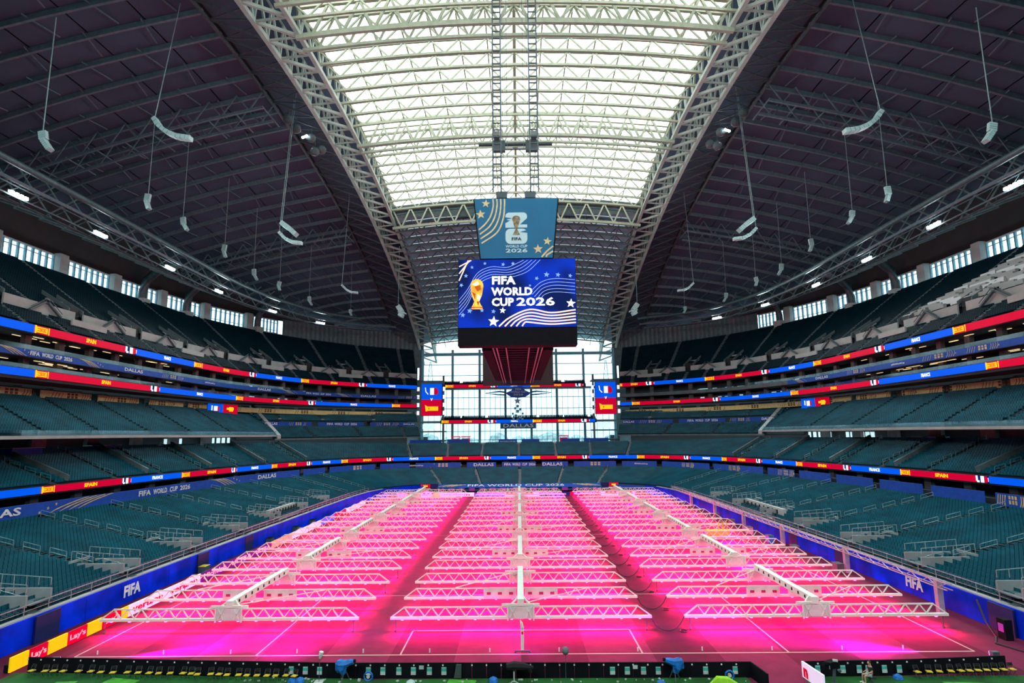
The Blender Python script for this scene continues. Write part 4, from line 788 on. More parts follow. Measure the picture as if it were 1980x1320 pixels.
# shield sign and star sculpture
o = thing('hanging_sign', 'navy shield sign reading FIFA WORLD CUP 2026 under the upper balcony', 'sign'); F_ = frame((0, 176.5, 31.6), (1, 0, 0))
shp = [(-4.7, -.4), (-4.0, -1.2), (-2.6, -2.0), (0, -2.35), (2.6, -2.0), (4.0, -1.2), (4.7, -.4), (2.6, .5), (1.6, 2.1), (-1.6, 2.1), (-2.6, .5)]
g = G(); g.poly([F_ @ Vector((a, b, .1)) for a, b in shp]); g.poly([F_ @ Vector((a, b, -.2)) for a, b in shp][::-1])
for (a, b), (c, d) in zip(shp, shp[1:]+shp[:1]): g.quad(F_ @ Vector((a, b, .1)), F_ @ Vector((a, b, -.2)), F_ @ Vector((c, d, -.2)), F_ @ Vector((c, d, .1)))
g.build('panel', 'ban', o)
for z, b_, w_ in ((.9, 'FIFA', 2.3), (-.1, 'WORLD CUP', 6), (-1.1, '2026', 3.6)): text(b_, 'paper', F_ @ Vector((0, z, .12)), (1, 0, 0), width=w_, height=.7, parent=o)
g = G()
for sg in (-1, 1): g.tube([(sg*4.5, 176.5, 31.4), (sg*7, 176.3, 31.7), (sg*12.4, 176.2, 31.2)], [.35, .3, .08], 6); g.tube([(sg*4.5, 176.5, 30.4), (sg*8, 176.3, 30.6), (sg*12.4, 176.2, 31.1)], [.3, .25, .08], 6)
g.build('wing_blade', 'teal', o)
o = thing('star_sculpture', 'dark sculpture topped by a star standing on the lower end balcony', 'sculpture', (-.3, 177.5, 21)); g = G()
sp = star_pts(0, 7.2, 1.5); g.poly([(a, -.1, b) for a, b in sp]); g.poly([(a, .1, b) for a, b in sp][::-1]); 
for (a, b), (c, d) in zip(sp, sp[1:]+sp[:1]): g.quad((a, -.1, b), (c, -.1, d), (c, .1, d), (a, .1, b))
g.build('star', MC['endwall_steel'], o)
for i, (x, z, s) in enumerate(((0, 5.2, 1.0), (-.9, 4.4, .8), (1.0, 4.0, .9), (0, 3.3, 1.1), (-1.8, 2.4, .7), (1.9, 2.4, .7), (-.7, 1.6, 1.0), (.9, 1.0, 1.0), (-1.6, .4, .8), (1.8, .3, .8), (0, .2, .8))): g = G(); g.box((x, 0, z), (s, .5, s*.9), 0, 0, .4*(-1)**i); g.build('block', MC['endwall_steel'], o)
# lower terraces behind second stand at the end: blue hoardings, doors level
for k, (xa, xb, hx) in enumerate(((-36, -25.5, 1.4), (-23.6, -16.5, 1.6), (-6.6, -.6, 1.4), (1, 6.8, 1.4), (14, 20, 1.5), (21.5, 29.5, 1.6))):
    g = G(); g.box(((xa+xb)/2, 150.5, 13.6), (xb-xa, .3, hx)); o = g.build('hoarding', 'ban'); tag(o, f'blue hoarding at the top of the end stand, {ORD[k]} from the left', 'hoarding', 'blue hoardings at the end stand')
    if k == 2: text('FIFA WORLD CUP 2026', 'white', (-3.6, 150.3, 13.5), (1, 0, 0), width=5, height=.4, parent=o)
for k, (x, c) in enumerate(((-21, 'ledred'), (-17.6, 'bred'), (15, 'ledred'))):
    o = thing('concession_cart', f'red drinks cart on the end concourse, {ORD[k]} from the left', 'cart', (x, 152.5, 12.8), 'end concourse carts'); g = G(); g.box((0, 0, 1.0), (2.6, 1.4, 1.6)); g.build('body', 'bred', o); g = G(); g.box((0, 0, 2.4), (3, 1.6, .3)); g.bar((-1.2, 0, 1.8), (-1.2, 0, 2.4), .1); g.bar((1.2, 0, 1.8), (1.2, 0, 2.4), .1); g.build('canopy', 'bred', o)
g = G(); g.box((0, 172, 12.3), (80, 43, .5)); struct(g.build('terrace_floor', 'pale'))
g = G(); g.box((0, 158, 6), (88, .4, 12.4)); struct(g.build('wall_far', 'dwall'))
# field-level suites awning at the far end
o = thing('awning', 'long blue awning reading FIFA WORLD CUP 2026 over the far field suites', 'awning', (0, 122.6, 0)); g = G()
g.hexa([(-23, -1.2, 1.3), (23, -1.2, 1.3), (23, .8, 2.1), (-23, .8, 2.1), (-23, -1.2, 1.42), (23, -1.2, 1.42), (23, .8, 2.22), (-23, .8, 2.22)]); g.build('canopy', 'ban', o)
text('FIFA WORLD CUP 2026', 'white', (-1, 0-.25, 1.8), (1, 0, 0), width=27, height=1.3, parent=o, up=(0, .95, .37), off=.08)
for x in np.linspace(-22.5, 22.5, 8): g = G(); g.box((x, -.8, .7), (.3, .3, 1.3)); g.build('post', 'white', o)
F_ = frame((0, -.25, 1.8), (1, 0, 0), (0, .95, .37))
for sg in (-1, 1): flat('printed_stripes', sum([band_strip([(sg*(15+k*1.2), .6), (sg*(17.5+k*1.2), 0), (sg*(19+k*1.2), -.6)], .25) for k in range(4)], []), 'tan', F_, o, .09)
for sg, nm in ((-1, 'left'), (1, 'right')):
    o = thing('scoreboard', f'small red lit board at the {nm} end of the far awning', 'screen', (sg*25.3, 122, 0)); g = G(); g.box((0, 0, 1.9), (5.2, .4, 1.2)); g.build('cabinet', 'bluedk', o); g = G(); g.box((sg*.9 if sg < 0 else 1.0, -.24, 1.9), (2.6, .1, 1.0)); g.build('screen', 'ledred', o); g = G(); g.box((1.0 if sg > 0 else -.9, -.32, 1.9), (1.2, .06, .4)); g.build('emblem', 'ledyel', o)
    g = G(); g.box((0, 0, .6), (.4, .3, 1.3)); g.build('stand', 'dark', o)
g = G()
for i in range(16): g.box((-22+i*2.9, 123.0, .8), (1.6, .1, .9))
tag(g.build('lit_suite_fronts', mk('magenta_interior', (.3, .02, .25), .6, emit=.25, ecol=(.9, .1, .8))), 'purple lit suite fronts under the far awning', 'windows', kind='stuff')
# ------------------------------------------------------------------ roofs
# side roofs
def E_of(Y): return float(np.interp(Y, [-78, -30, 0, 85, 105, 131, 159.5, 178.5, 187.8, 196], [106, 106, 104.5, 104.5, 103.5, 99.5, 87.5, 71, 57.5, 50.5]))
def rpt(sg, Y, t):
    zi = zarc(Y)+4.5 if Y > -20 else zarc(-20)+4.5; X = 50+(E_of(Y)-50)*t; z = zi+(max(ze(Y), 57)-zi)*t+1.2*math.sin(PI*t); return (sg*X, Y, z)
for sg, nm in ((-1, 'left'), (1, 'right')):
    ceil = struct(link('ceiling', None)); ceil['label'] = f'dark {nm} roof slope with steel ribs'
    YS = list(np.arange(-78, 197, 6.1)); NT = 6
    for y0, y1 in zip(YS[:-1], YS[1:]):
        for k in range(NT):
            g = G(); t0, t1 = k/NT+.002, (k+1)/NT-.002
            g.quad(rpt(sg, y0+.05, t0), rpt(sg, y1-.05, t0), rpt(sg, y1-.05, t1), rpt(sg, y0+.05, t1))
            g.build('roof_panel', 'roof', ceil)
    g = G()      # sheet above the joints keeps daylight out
    for y0, y1 in zip(YS[:-1], YS[1:]):
        for k in range(NT):
            q = [rpt(sg, y0, k/NT), rpt(sg, y1, k/NT), rpt(sg, y1, (k+1)/NT), rpt(sg, y0, (k+1)/NT)]; g.quad(*[(a, b, c+.5) for a, b, c in q])
    g.build('roof_backing', 'dwall', ceil)
    for y in YS:
        if not -20 < y < 190: continue
        g = G(); g.path([(p[0], p[1], p[2]-.5) for p in (rpt(sg, y, t) for t in np.linspace(0, 1, 9))], .45, .9); g.build('rib', 'purlin', ceil)
    for k in range(1, 12):
        g = G(); ys = np.arange(0, 190, 6.1)
        for i, y in enumerate(ys):
            if (i+k) % 2 == 0: a = rpt(sg, y, k/12); b = rpt(sg, y+6.1, k/12+.02*(-1)**k); g.bar((a[0], a[1], a[2]-.6), (b[0], b[1], b[2]-.6), .18)
        g.build('bridging', 'purlin', ceil)
    # heavy girders across the slope
    for gi, yg in enumerate((2, 61, 120)):
        o = thing('roof_girder', f'deep dark girder crossing the {nm} roof slope, {ORD[gi]} from the camera', 'girder', group=f'{nm} slope girders')
        N = 10
        for dy in (0, 5):
            pts = [rpt(sg, yg+dy, t) for t in np.linspace(0, 1, N+1)]
            g = G(); g.path([(p[0], p[1], p[2]-4.2) for p in pts], .45, .5); g.build('chord', 'purlin', o)
            g = G()
            for a, b in zip(pts[:-1], pts[1:]):
                m = ((a[0]+b[0])/2, a[1], (a[2]+b[2])/2-4.2); g.bar((a[0], a[1], a[2]-.4), m, .22); g.bar(m, (b[0], b[1], b[2]-.4), .22)
            g.build('web', 'purlin', o)
        for p in [rpt(sg, yg, t) for t in np.linspace(0, 1, N+1)]: g = G(); g.bar((p[0], yg-.5, p[2]-4.2), (p[0], yg+8, p[2]-4.0), .2); g.build('strut', 'purlin', o)
    # dark zone between arch and slope
    g = G()
    for y0, y1 in zip(np.arange(-78, 200, 6), np.arange(-72, 206, 6)):
        z0, z1 = zarc(max(y0, -20)), zarc(max(y1, -20)); g.quad((sg*50.2, y0, z0+5), (sg*50.2, y1, z1+5), (sg*35, y1, z1+9.5), (sg*35, y0, z0+9.5))
    struct(g.build('ceiling', 'roof'))
    o = thing('arch_truss', f'great pale steel arch truss running the length of the roof on the {nm}', 'truss')
    step = 5.0; ys = np.arange(-30, 206, step)
    def cp(dx, dz, y): return (sg*dx, y, zarc(y)+dz)
    for dx, dz, w_ in ((40.3, 0, .75), (34.9, .6, .7), (41.0, 8, .6), (35.2, 8, .6)): g = G(); g.path([cp(dx, dz, y) for y in ys], w_); g.build('chord', 'arch', o)
    for i in range(len(ys)-1):
        y0, y1 = ys[i], ys[i+1]
        for a, b, w_ in ((cp(40.3, 0, y0), cp(34.9, .6, y1), .5), (cp(40.3, 0, y0), cp(34.9, .6, y0), .3), (cp(34.9, .6, y0), cp(35.2, 8, (y0+y1)/2), .35), (cp(35.2, 8, (y0+y1)/2), cp(34.9, .6, y1), .35), (cp(40.3, 0, y0), cp(41, 8, (y0+y1)/2), .35), (cp(41, 8, (y0+y1)/2), cp(40.3, 0, y1), .35)):
            g = G(); g.bar(a, b, w_); g.build('brace', 'arch', o)
    # outer dark strut field
    g = G()
    for y in np.arange(-10, 195, 5): g.bar(cp(40.6, .3, y), (sg*50, y, zarc(y)+4), .3); g.bar(cp(40.6, .3, y), (sg*50, y+5, zarc(y+5)+4), .2); g.bar(cp(41, 7.5, y), (sg*50, y, zarc(y)+4), .2)
    g.build('outrigger', 'dark', o)
    g = G(); g.path([(sg*50, y, zarc(y)+3.6) for y in ys], .4); g.build('edge_beam', 'dark', o)
    # balloon lights and lamps at the arch
    for k, (dx, y, dz) in enumerate(((44, 71.5, -.5), (44, 74, -2.2), (43, 75.5, -1), (46.5, 65, 0), (45.8, 67.5, -.6))):
        b_ = thing('globe', f'dark round globe hanging at the {nm} arch, {ORD[k]} of the cluster from the pitch side', 'globe', (sg*dx, y, zarc(y)+dz), f'{nm} arch globes'); g = G(); g.ball((0, 0, 0), 1.05, 12); g.build('sphere', 'orb' if k < 3 else 'dark', b_, smooth=True); g = G(); g.bar((0, 0, 1), (0, 0, 3), .12); g.build('hanger', 'dark', b_)
    b_ = thing('spot_lamps', f'bright small lamp cluster beside the {nm} arch globes', 'lamp', (sg*45.4, 70, zarc(70)-.8)); g = G()
    for i in range(4): g.box((sg*(i*.6-1), i*.8, i*.3), (.35, .35, .3))
    g.build('lamp_head', 'lamp', b_)
# centre roof: cross trusses
def frame_truss(depth, w, mat, lab, name='roof_truss', N=14):
    o = thing(name, lab, 'truss'); crown = lambda x: 2.2*(1-(x/35)**2); xs = np.linspace(-35, 35, N+1)
    for dz in (0, depth):
        g = G(); g.path([(x, 0, crown(x)+dz) for x in xs], w); g.build('chord', mat, o)
    for a, b in zip(xs[:-1], xs[1:]):
        m = (a+b)/2
        g = G(); g.bar((a, 0, crown(a)+depth), (m, 0, crown(m)), w*.62); g.build('brace', mat, o); g = G(); g.bar((m, 0, crown(m)), (b, 0, crown(b)+depth), w*.62); g.build('brace', mat, o)
    return o
protoA = frame_truss(2.6, .44, 'steel', 'x'); first = True; idx_ = 0
for k in range(24):
    Y = 15.5+4.25*k
    if abs(Y-75) < 1.5 or Y > 111: continue
    o = protoA if first else copy_tree(protoA); first = False; o.location = (0, Y, zarc(Y)+1.6)
    o['label'] = f'pale cross truss under the bright fabric roof, {ORD[idx_]} from the camera'; o['group'] = 'cross trusses under the fabric roof'; idx_ += 1
for lab, Y, mt in (('deep pale cross truss above the camera end of the fabric roof', 38.5, 'steel'), ('deep pale cross truss at the middle of the fabric roof behind the hoist', 75.0, 'steel'), ('deep pale cross truss closing the far end of the fabric roof', 113.0, 'steel'), ('deep cross truss at the top edge of the frame', 27, 'steel')):
    for dy in ((0, 3.2) if Y < 110 else (0,)):
        o = frame_truss(5.4, .65 if dy == 0 else .5, mt, lab+(' (rear twin)' if dy else ''), N=14); o.location = (0, Y+dy, zarc(Y)-(.6 if Y < 110 else 1.6))
protoB = frame_truss(2.4, .42, 'fixtruss', 'x'); first = True; idx_ = 0
for k in range(18):
    Y = 117.5+4.25*k; o = protoB if first else copy_tree(protoB); first = False; o.location = (0, Y, zarc(Y)-.4); o['label'] = f'dark cross truss under the far solid roof, {ORD[idx_]} beyond the fabric roof'; o['group'] = 'cross trusses under the far solid roof'; idx_ += 1
crown = lambda x: 2.2*(1-(x/35)**2)
ceil = struct(link('ceiling', None)); ceil['label'] = 'bright translucent fabric roof between the arches'
xs = np.linspace(-34.6, 34.6, 15); ysk = [-78, -60, -40, -22, -10, 0, 7, 11.25]+list(np.arange(15.5, 110, 4.25))+[113]
zsk = lambda x, y: zarc(max(y, -20))+4.9+crown(x)
pans = []
for y0, y1 in zip(ysk[:-1], ysk[1:]):
    lit = y0 >= -10
    if lit:
        for a, b in zip(xs[:-1], xs[1:]): g = G(); g.quad((a+.08, y0+.08, zsk(a, y0)), (b-.08, y0+.08, zsk(b, y0)), (b-.08, y1-.08, zsk(b, y1)), (a+.08, y1-.08, zsk(a, y1))); g.build('skylight_panel', 'skin', ceil)
    else:
        g = G()
        for a, b in zip(xs[:-1], xs[1:]): g.quad((a, y0, zsk(a, y0)), (b, y0, zsk(b, y0)), (b, y1, zsk(b, y1)), (a, y1, zsk(a, y1)))
        g.build('roof_panel', 'roof', ceil)
for i, x in enumerate(xs):
    g = G(); g.path([(x, y, zsk(x, y)-.15) for y in np.arange(10, 114, 4.25)], .6 if i == 7 else .26); g.build('purlin', 'steel', ceil)
g = G()
for y0, y1 in zip(ysk[:-1], ysk[1:]):
    for a, b in zip(xs[:-1], xs[1:]): g.quad((a, y0, zsk(a, y0)+.8), (b, y0, zsk(b, y0)+.8), (b, y1, zsk(b, y1)+.8), (a, y1, zsk(a, y1)+.8))
g.build('roof_skin', 'skin' if False else 'pale', ceil)
fix = struct(link('ceiling', None)); fix['label'] = 'solid blue-grey roof beyond the fabric roof'
yf = np.arange(113, 196, 4.25)
for y0, y1 in zip(yf[:-1], yf[1:]):
    for a, b in zip(xs[:-1:2], xs[2::2]): g = G(); g.quad((a, y0+.06, zarc(y0)+2.6+crown(a)), (b, y0+.06, zarc(y0)+2.6+crown(b)), (b, y1-.06, zarc(y1)+2.6+crown(b)), (a, y1-.06, zarc(y1)+2.6+crown(a))); g.build('roof_panel', 'fixroof', fix)
g = G()
for sg in (-1, 1): 
    for y0, y1 in zip(yf[:-1], yf[1:]): g.quad((sg*34.6, y0, zarc(y0)+2.6), (sg*34.6, y1, zarc(y1)+2.6), (sg*36, y1, zarc(y1)+10), (sg*36, y0, zarc(y0)+10))
g.quad((-35, 113.4, zarc(113)+2), (35, 113.4, zarc(113)+2), (35, 113.4, zarc(113)+9), (-35, 113.4, zarc(113)+9)); g.build('edge_panel', 'dark', fix)
for x in xs[1:-1:2]: g = G(); g.path([(x, y, zarc(y)+crown(x)+.1) for y in yf], .2); g.build('purlin', 'fixtruss', fix)
# ------------------------------------------------------------------ central video board
vb = thing('video_board', 'huge hanging video board showing FIFA WORLD CUP 2026 on blue', 'screen')
YB = 28.0; F_ = frame((0, YB, 34.6), (1, 0, 0))
g = G(); g.box((0, YB+1.3, 33.4), (15.5, 2.4, 11.4)); g.build('cabinet', 'black', vb)
g = G(); g.box((0, YB+.02, 34.6), (15.4, .08, 9.1)); g.build('screen', 'scr', vb)
# artwork: flowing bands, stars
def wave(y0, amp, x0, x1, ph, slope=0): return [(x, y0+amp*math.sin((x+ph)*.55)+slope*x) for x in np.linspace(x0, x1, 16)]
wb = []
for k in range(5): wb += band_strip([(-7.6, -2.9+.5*k), (-6.5, -1.5+.5*k), (-5.2, 1.0+.42*k), (-3.4, 2.1+.36*k), (-1.0-.1*k, 2.1+.33*k), (1.3-.35*k, 2.8+.28*k), (3.1-.55*k, 4.4)], .065)
for k in range(5): wb += band_strip([(1.7+.28*k, .1-.33*k), (3.2+.1*k, 1.4-.42*k), (5, 1.85-.45*k), (7.6, 1.65-.45*k)], .065)
flat('wave_bands', wb, mk('screen_pale_blue', (.2, .3, .6), .5, emit=.75, ecol=(.32, .42, .85), var=0), F_, vb, .09)
wb = []
for k in range(5): wb += band_strip([(-2.4+.75*k, -4.45), (-1.0+.5*k, -3.3-.16*k), (1.6, -2.25-.42*k), (4.4, -2.7-.38*k), (7.6, -2.35-.42*k)], .2)
for k in range(3): wb += band_strip([(-7.6, 1.7+.95*k), (-6.0-.2*(2-k)+.0, 4.45)], .16)
flat('wave_bands', wb, mk('screen_peach', (.6, .5, .4), .5, emit=.85, ecol=(.95, .62, .5), var=0), F_, vb, .1)
flat('star', [star_pts(x, y, r_, a) for x, y, r_, a in ((-1.8, 3.85, .28, .2), (-.5, 3.95, .28, 0), (2.6, 1.9, .3, .4), (3.9, 2.4, .4, .1), (5.4, 2.35, .35, .2), (7.0, 2.2, .3, .3), (-6.7, 2.35, .3, 0), (-7.3, 1.1, .3, .5), (-6.2, -2.35, .38, .2), (-4.6, -2.3, .3, 0), (-3.1, -2.45, .32, .2), (-7.1, -2.9, .35, .1), (1.7, .95, .2, .3), (-4.2, 4.0, .25, 0), (-5.9, 3.5, .25, 0))], mk('screen_star_blue', (.2, .3, .6), .5, emit=.8, ecol=(.14, .32, .9), var=0), F_, vb, .1)
flat('star', [star_pts(-3.1, -3.8, .75, .1), star_pts(7.0, -1.5, .65, .1), star_pts(-1.9, -2.35, .45, .1)], 'ledwhite', F_, vb, .12)
# trophy picture on the screen
gold1 = mk('screen_gold', (.7, .35, .05), .5, emit=.9, ecol=(.95, .42, .05), var=.5, scale=1.2)
tro = [[(-5.25+1.0*math.cos(a)*.85, .95+.95*math.sin(a)) for a in np.linspace(0, 2*PI, 16, endpoint=False)], [(-6.08, .8), (-5.95, -.3), (-4.6, -.3), (-4.42, .8)], [(-5.95, -.3), (-5.6, -1.1), (-4.95, -1.1), (-4.6, -.3)], [(-5.6, -1.1), (-5.85, -1.7), (-4.7, -1.7), (-4.95, -1.1)], [(-5.9, -1.7), (-6.0, -2.15), (-4.5, -2.15), (-4.6, -1.7)]]
flat('trophy_picture', tro, gold1, F_, vb, .13)
flat('trophy_shadow', [[(-5.6, .9), (-5.2, .2), (-4.7, .5), (-4.8, 1.1)], [(-5.9, .2), (-5.5, -.9), (-5.4, -.1)], [(-5.3, -1.1), (-5.1, -1.7), (-4.9, -1.1)]], mk('screen_bronze', (.3, .08, .01), .5, emit=.7, ecol=(.45, .09, .01), var=.2), F_, vb, .14)
flat('trophy_highlight', [[(-5.9, 1.2), (-5.4, .95), (-4.95, 1.25), (-5.2, 1.6)], [(-5.2, -.1), (-5.25, -.7), (-4.95, -1.1), (-4.75, -.5)]], mk('screen_gold_light', (.9, .8, .5), .5, emit=.95, ecol=(1, .85, .5), var=0), F_, vb, .15)
flat('trophy_base', [[(-6.0, -1.85), (-4.5, -1.85), (-4.5, -1.95), (-6.0, -1.95)]], 'bred', F_, vb, .15)
for b_, xl, z_, w_ in (('FIFA', -3.35, 1.62, 3.1), ('WORLD', -3.35, .12, 5.4), ('CUP', -3.35, -1.28, 2.9), ('2026', -.1, -1.28, 5.0)):
    text(b_, 'ledwhite', F_ @ Vector((xl+w_/2, z_, .1)), (1, 0, 0), height=1.12, width=w_, parent=vb, off=.05, bold=.08 if b_ != '2026' else .05)
g = G(); g.box((0, YB+1.2, 28.9), (15.5, 2.3, 2.4)); g.build('lower_fascia', 'black', vb)
# long side screens, far end board and purple lit underside
for sg in (-1, 1):
    g = G(); g.box((sg*4.4, 61, 38.6), (1.4, 50, 21)); g.build('side_screen_cabinet', 'black', vb)
g = G(); g.box((0, 94, 34), (16.8, 2, 12.8)); g.build('rear_cabinet', 'dwall', vb)
for x in (-3.4, -2.9, -1.6, 1.6, 2.9, 3.4): g = G(); g.box((x, 61, 28.1), (.14, 62, .35)); g.build('underside_rail', mk('lilac_tube', (.40, .36, .42), .5), vb)
for k, y in enumerate(np.arange(32, 93, 2.6)): g = G(); g.box((0, y, 28.4), (6.8, .35, .3)); g.bar((-3.2, y, 28.4), (-1.6, y, 30.6), .15); g.bar((3.2, y, 28.4), (1.6, y, 30.6), .15); g.build('underside_rib', 'purple', vb)
g = G(); g.box((0, 61, 30.8), (7, 62, .3)); g.build('underside_deck', 'purple', vb)
# banner above
bn = thing('hanging_banner', 'teal trapezoid banner with the 26 trophy emblem hanging above the video board', 'banner')
def tz(y, x): return (x, YB, y)
g = G(); w0, w1, z0, z1 = 4.75, 5.6, 39.3, 47.6
g.hexa([(-w0, YB, z0), (w0, YB, z0), (w0, YB+.5, z0), (-w0, YB+.5, z0), (-w1, YB, z1), (w1, YB, z1), (w1, YB+.5, z1), (-w1, YB+.5, z1)]); g.build('fabric', 'teal', bn)
for sg in (-1, 1): g = G(); g.bar((sg*w0, YB+.2, z0), (sg*w1, YB+.2, z1), .3); g.build('edge_frame', 'black', bn)
F_ = frame((0, YB, 43.5), (1, 0, 0))
bs = []
for k in range(4): bs += band_strip([(-3.1+.45*k*1.15, 4.05), (-3.05+.5*k, 3.1), (-3.4+.55*k, 1.7-.15*k), (-4.1+.5*k, .6-.42*k), (-5.0+.12*k, -.25-.62*k)], .2)
for k in range(2): bs += band_strip([(4.85, -2.6-.7*k), (4.0, -3.3-.5*k), (3.3+.6*k, -4.1)], .22)
flat('printed_stripes', bs, 'tan', F_, bn, .03)
flat('printed_star', [star_pts(-4.05, 3.4, .6, .1), star_pts(-4.75, 1.9, .68, -.1), star_pts(4.1, -1.95, .6, .15), star_pts(2.85, -3.0, .68, -.05)], 'tan', F_, bn, .03)
RR = lambda cx, cy, w, h, r: [(cx+sx_*(w/2-r)+r*math.cos(a), cy+sy_*(h/2-r)+r*math.sin(a)) for sx_, sy_, a0 in ((1, 1, 0), (-1, 1, PI/2), (-1, -1, PI), (1, -1, 3*PI/2)) for a in np.linspace(a0, a0+PI/2, 5)]
pale = mk('banner_pale_blue', (.45, .62, .66), .6, var=.03)
flat('emblem_two', [RR(0, 1.55, 2.9, 1.1, .5)], pale, F_, bn, .03); flat('emblem_two', [[(-1.45, .42), (.5, .42), (1.45, 1.3), (1.3, 1.5), (.1, 1.5), (-1.45, .62)]], pale, F_, bn, .045); flat('emblem_two', [[(-1.45, -.02), (1.45, -.02), (1.45, .42), (-1.45, .42)]], pale, F_, bn, .055)
flat('emblem_six', [RR(0, -1.2, 2.9, 2.1, .65)], pale, F_, bn, .035)
flat('emblem_cut', [[(1.46, -.35), (.5, -.6), (1.46, -.75)], [(-1.46, 1.45), (-.5, 1.28), (-1.46, 1.1)]], 'teal', F_, bn, .07)
brz = mk('bronze_print', (.22, .17, .10), .5, var=.5, scale=3)
flat('trophy_picture', [[(.55*math.cos(a), 1.15+.5*math.sin(a)) for a in np.linspace(0, 2*PI, 14, endpoint=False)]], brz, F_, bn, .12)
flat('trophy_picture', [[(-.5, 1.1), (-.3, .3), (.3, .3), (.5, 1.1)], [(-.3, .3), (-.12, -.3), (.12, -.3), (.3, .3)], [(-.12, -.3), (-.5, -1.0), (.5, -1.0), (.12, -.3)]], mk('bronze_print', (.22, .17, .10), .5, var=.5, scale=3), F_, bn, .09)
text('FIFA', mat='black', pos=F_ @ Vector((0, -1.6, 0)), xdir=(1, 0, 0), width=1.3, height=.42, parent=bn, off=.09, bold=.03)
MC['pb'] = pale; M['pb'] = pale
text('WORLD CUP', 'pb', F_ @ Vector((0, -2.6, 0)), (1, 0, 0), width=2.9, height=.36, parent=bn, off=.05, bold=.06); text('2026', 'pb', F_ @ Vector((0, -3.2, 0)), (1, 0, 0), width=2.9, height=.55, parent=bn, off=.05, bold=.05)
# hoist masts above
for sg, nm in ((-1, 'left'), (1, 'right')):
    o = thing('hoist_mast', f'dark hoist cable mast above the {nm} half of the teal banner', 'mast')
    g = G(); x = sg*2.55
    for dx in (-.55, .55): g.bar((x+dx, 29, 49), (x+dx, 29, 84), .2)
    for i in range(34): z = 50+1.0*i; g.bar((x-.55, 29, z), (x+.55, 29, z), .16)
    g.build('ladder_cable', 'dark', o)
    g = G(); g.box((x-.6*sg, 29.5, 48.6), (1.5, .8, .9)); g.build('winch', 'dark', o)
    for dx in (1.2, 1.8): g = G(); g.bar((x-sg*(dx-.4), 29.5, 48.5), (x-sg*(dx-.4), 29.5, 84), .06); g.build('cable', 'dark', o)
    g = G(); g.box((sg*4.0, 73, 79.6), (1.3, 5, 1.0)); g.build('runway_beam', mk('runway_steel', (.16, .19, .18), .6), o)
o = thing('hoist_carriage', 'dark hoist carriage hanging at the middle cross truss', 'hoist'); g = G(); g.box((0, 73, 78.3), (16, 1, .4)); g.box((0, 73, 77.2), (8, .4, .3))
for x in (-4.3, -2.9, 2.9, 4.3): g.box((x, 73, 77.8), (1.4, 1.2, 2.4))
g.build('frame', 'dark', o)
# speakers ----------------------------------------------------------
from mathutils import Vector as V_
# corner points of the hanging speakers (metres), used in order
SPK = iter([[-52.44,32.0,62.19],[-51.58,32.0,60.89],[-50.29,32.0,59.91],[-48.74,32.0,59.24],[-46.84,32.0,58.97],[-45.9,62.0,55.25],[-44.84,62.0,54.09],[-43.3,62.0,53.24],[-41.38,62.0,53.0],[-45.49,62.0,57.12],[-43.92,62.0,55.95],[-42.56,62.0,54.68],[-44.94,100.0,54.29],[-43.71,100.0,53.05],[-42.36,100.0,52.35],[-40.76,100.0,52.19],[-34.44,120.0,52.87],[-33.21,120.0,51.02],[-33.79,120.0,49.81],[-60.04,22.0,54.95],[-58.83,22.0,52.42],[-65.51,52.0,59.16],[-65.17,52.0,56.26],[-66.05,64.0,59.31],[-65.03,64.0,56.63],[-66.57,82.0,59.5],[-66.26,82.0,56.57],[-66.03,96.0,57.69],[-65.09,96.0,54.87],[-64.29,108.0,57.55],[-64.17,108.0,55.1],[-61.85,124.0,57.05],[-60.97,124.0,54.36],[-53.4,138.0,55.93],[-53.0,138.0,53.9],[52.55,32.0,61.61],[51.68,32.0,60.35],[50.41,32.0,59.42],[48.88,32.0,58.81],[47.02,32.0,58.6],[46.05,62.0,54.81],[44.98,62.0,53.69],[43.44,62.0,52.88],[41.55,62.0,52.7],[45.68,62.0,56.68],[44.12,62.0,55.56],[42.75,62.0,54.34],[45.04,100.0,53.68],[43.79,100.0,52.48],[42.44,100.0,51.82],[40.86,100.0,51.71],[34.58,120.0,52.63],[33.32,120.0,50.82],[33.86,120.0,49.6],[59.67,22.0,54.16],[58.46,22.0,51.69],[65.33,52.0,58.64],[64.94,52.0,55.78],[65.91,64.0,58.83],[64.86,64.0,56.2],[66.47,82.0,59.09],[66.11,82.0,56.19],[65.91,96.0,57.29],[64.93,96.0,54.52],[64.2,108.0,57.12],[64.03,108.0,54.69],[61.78,124.0,56.59],[60.85,124.0,53.95],[53.39,138.0,55.55],[52.95,138.0,53.53]])
def spk(): return Vector(next(SPK))
def array_speaker(pts, w, label, top, parent=None, grp=None):
    o = thing('line_array_speaker', label, 'speaker', tuple(pts[0]), grp); b = Vector(pts[0]); P3 = [Vector(p)-b for p in pts]; n = 10
    L = [0]
    for a, c in zip(P3[:-1], P3[1:]): L.append(L[-1]+(c-a).length)
    tt = np.linspace(0, L[-1], n+1); Q = [Vector([float(np.interp(t, L, [p[i] for p in P3])) for i in range(3)]) for t in tt]
    for a, c in zip(Q[:-1], Q[1:]):
        d = (c-a); g = G(); g.bar(a+d*.06, c-d*.06, w, w*.55); g.build('cabinet', 'spk', o)
    g = G(); g.bar((0, 0, 0), Vector(top)-b, .09); g.build('cable', 'handrail', o); return o
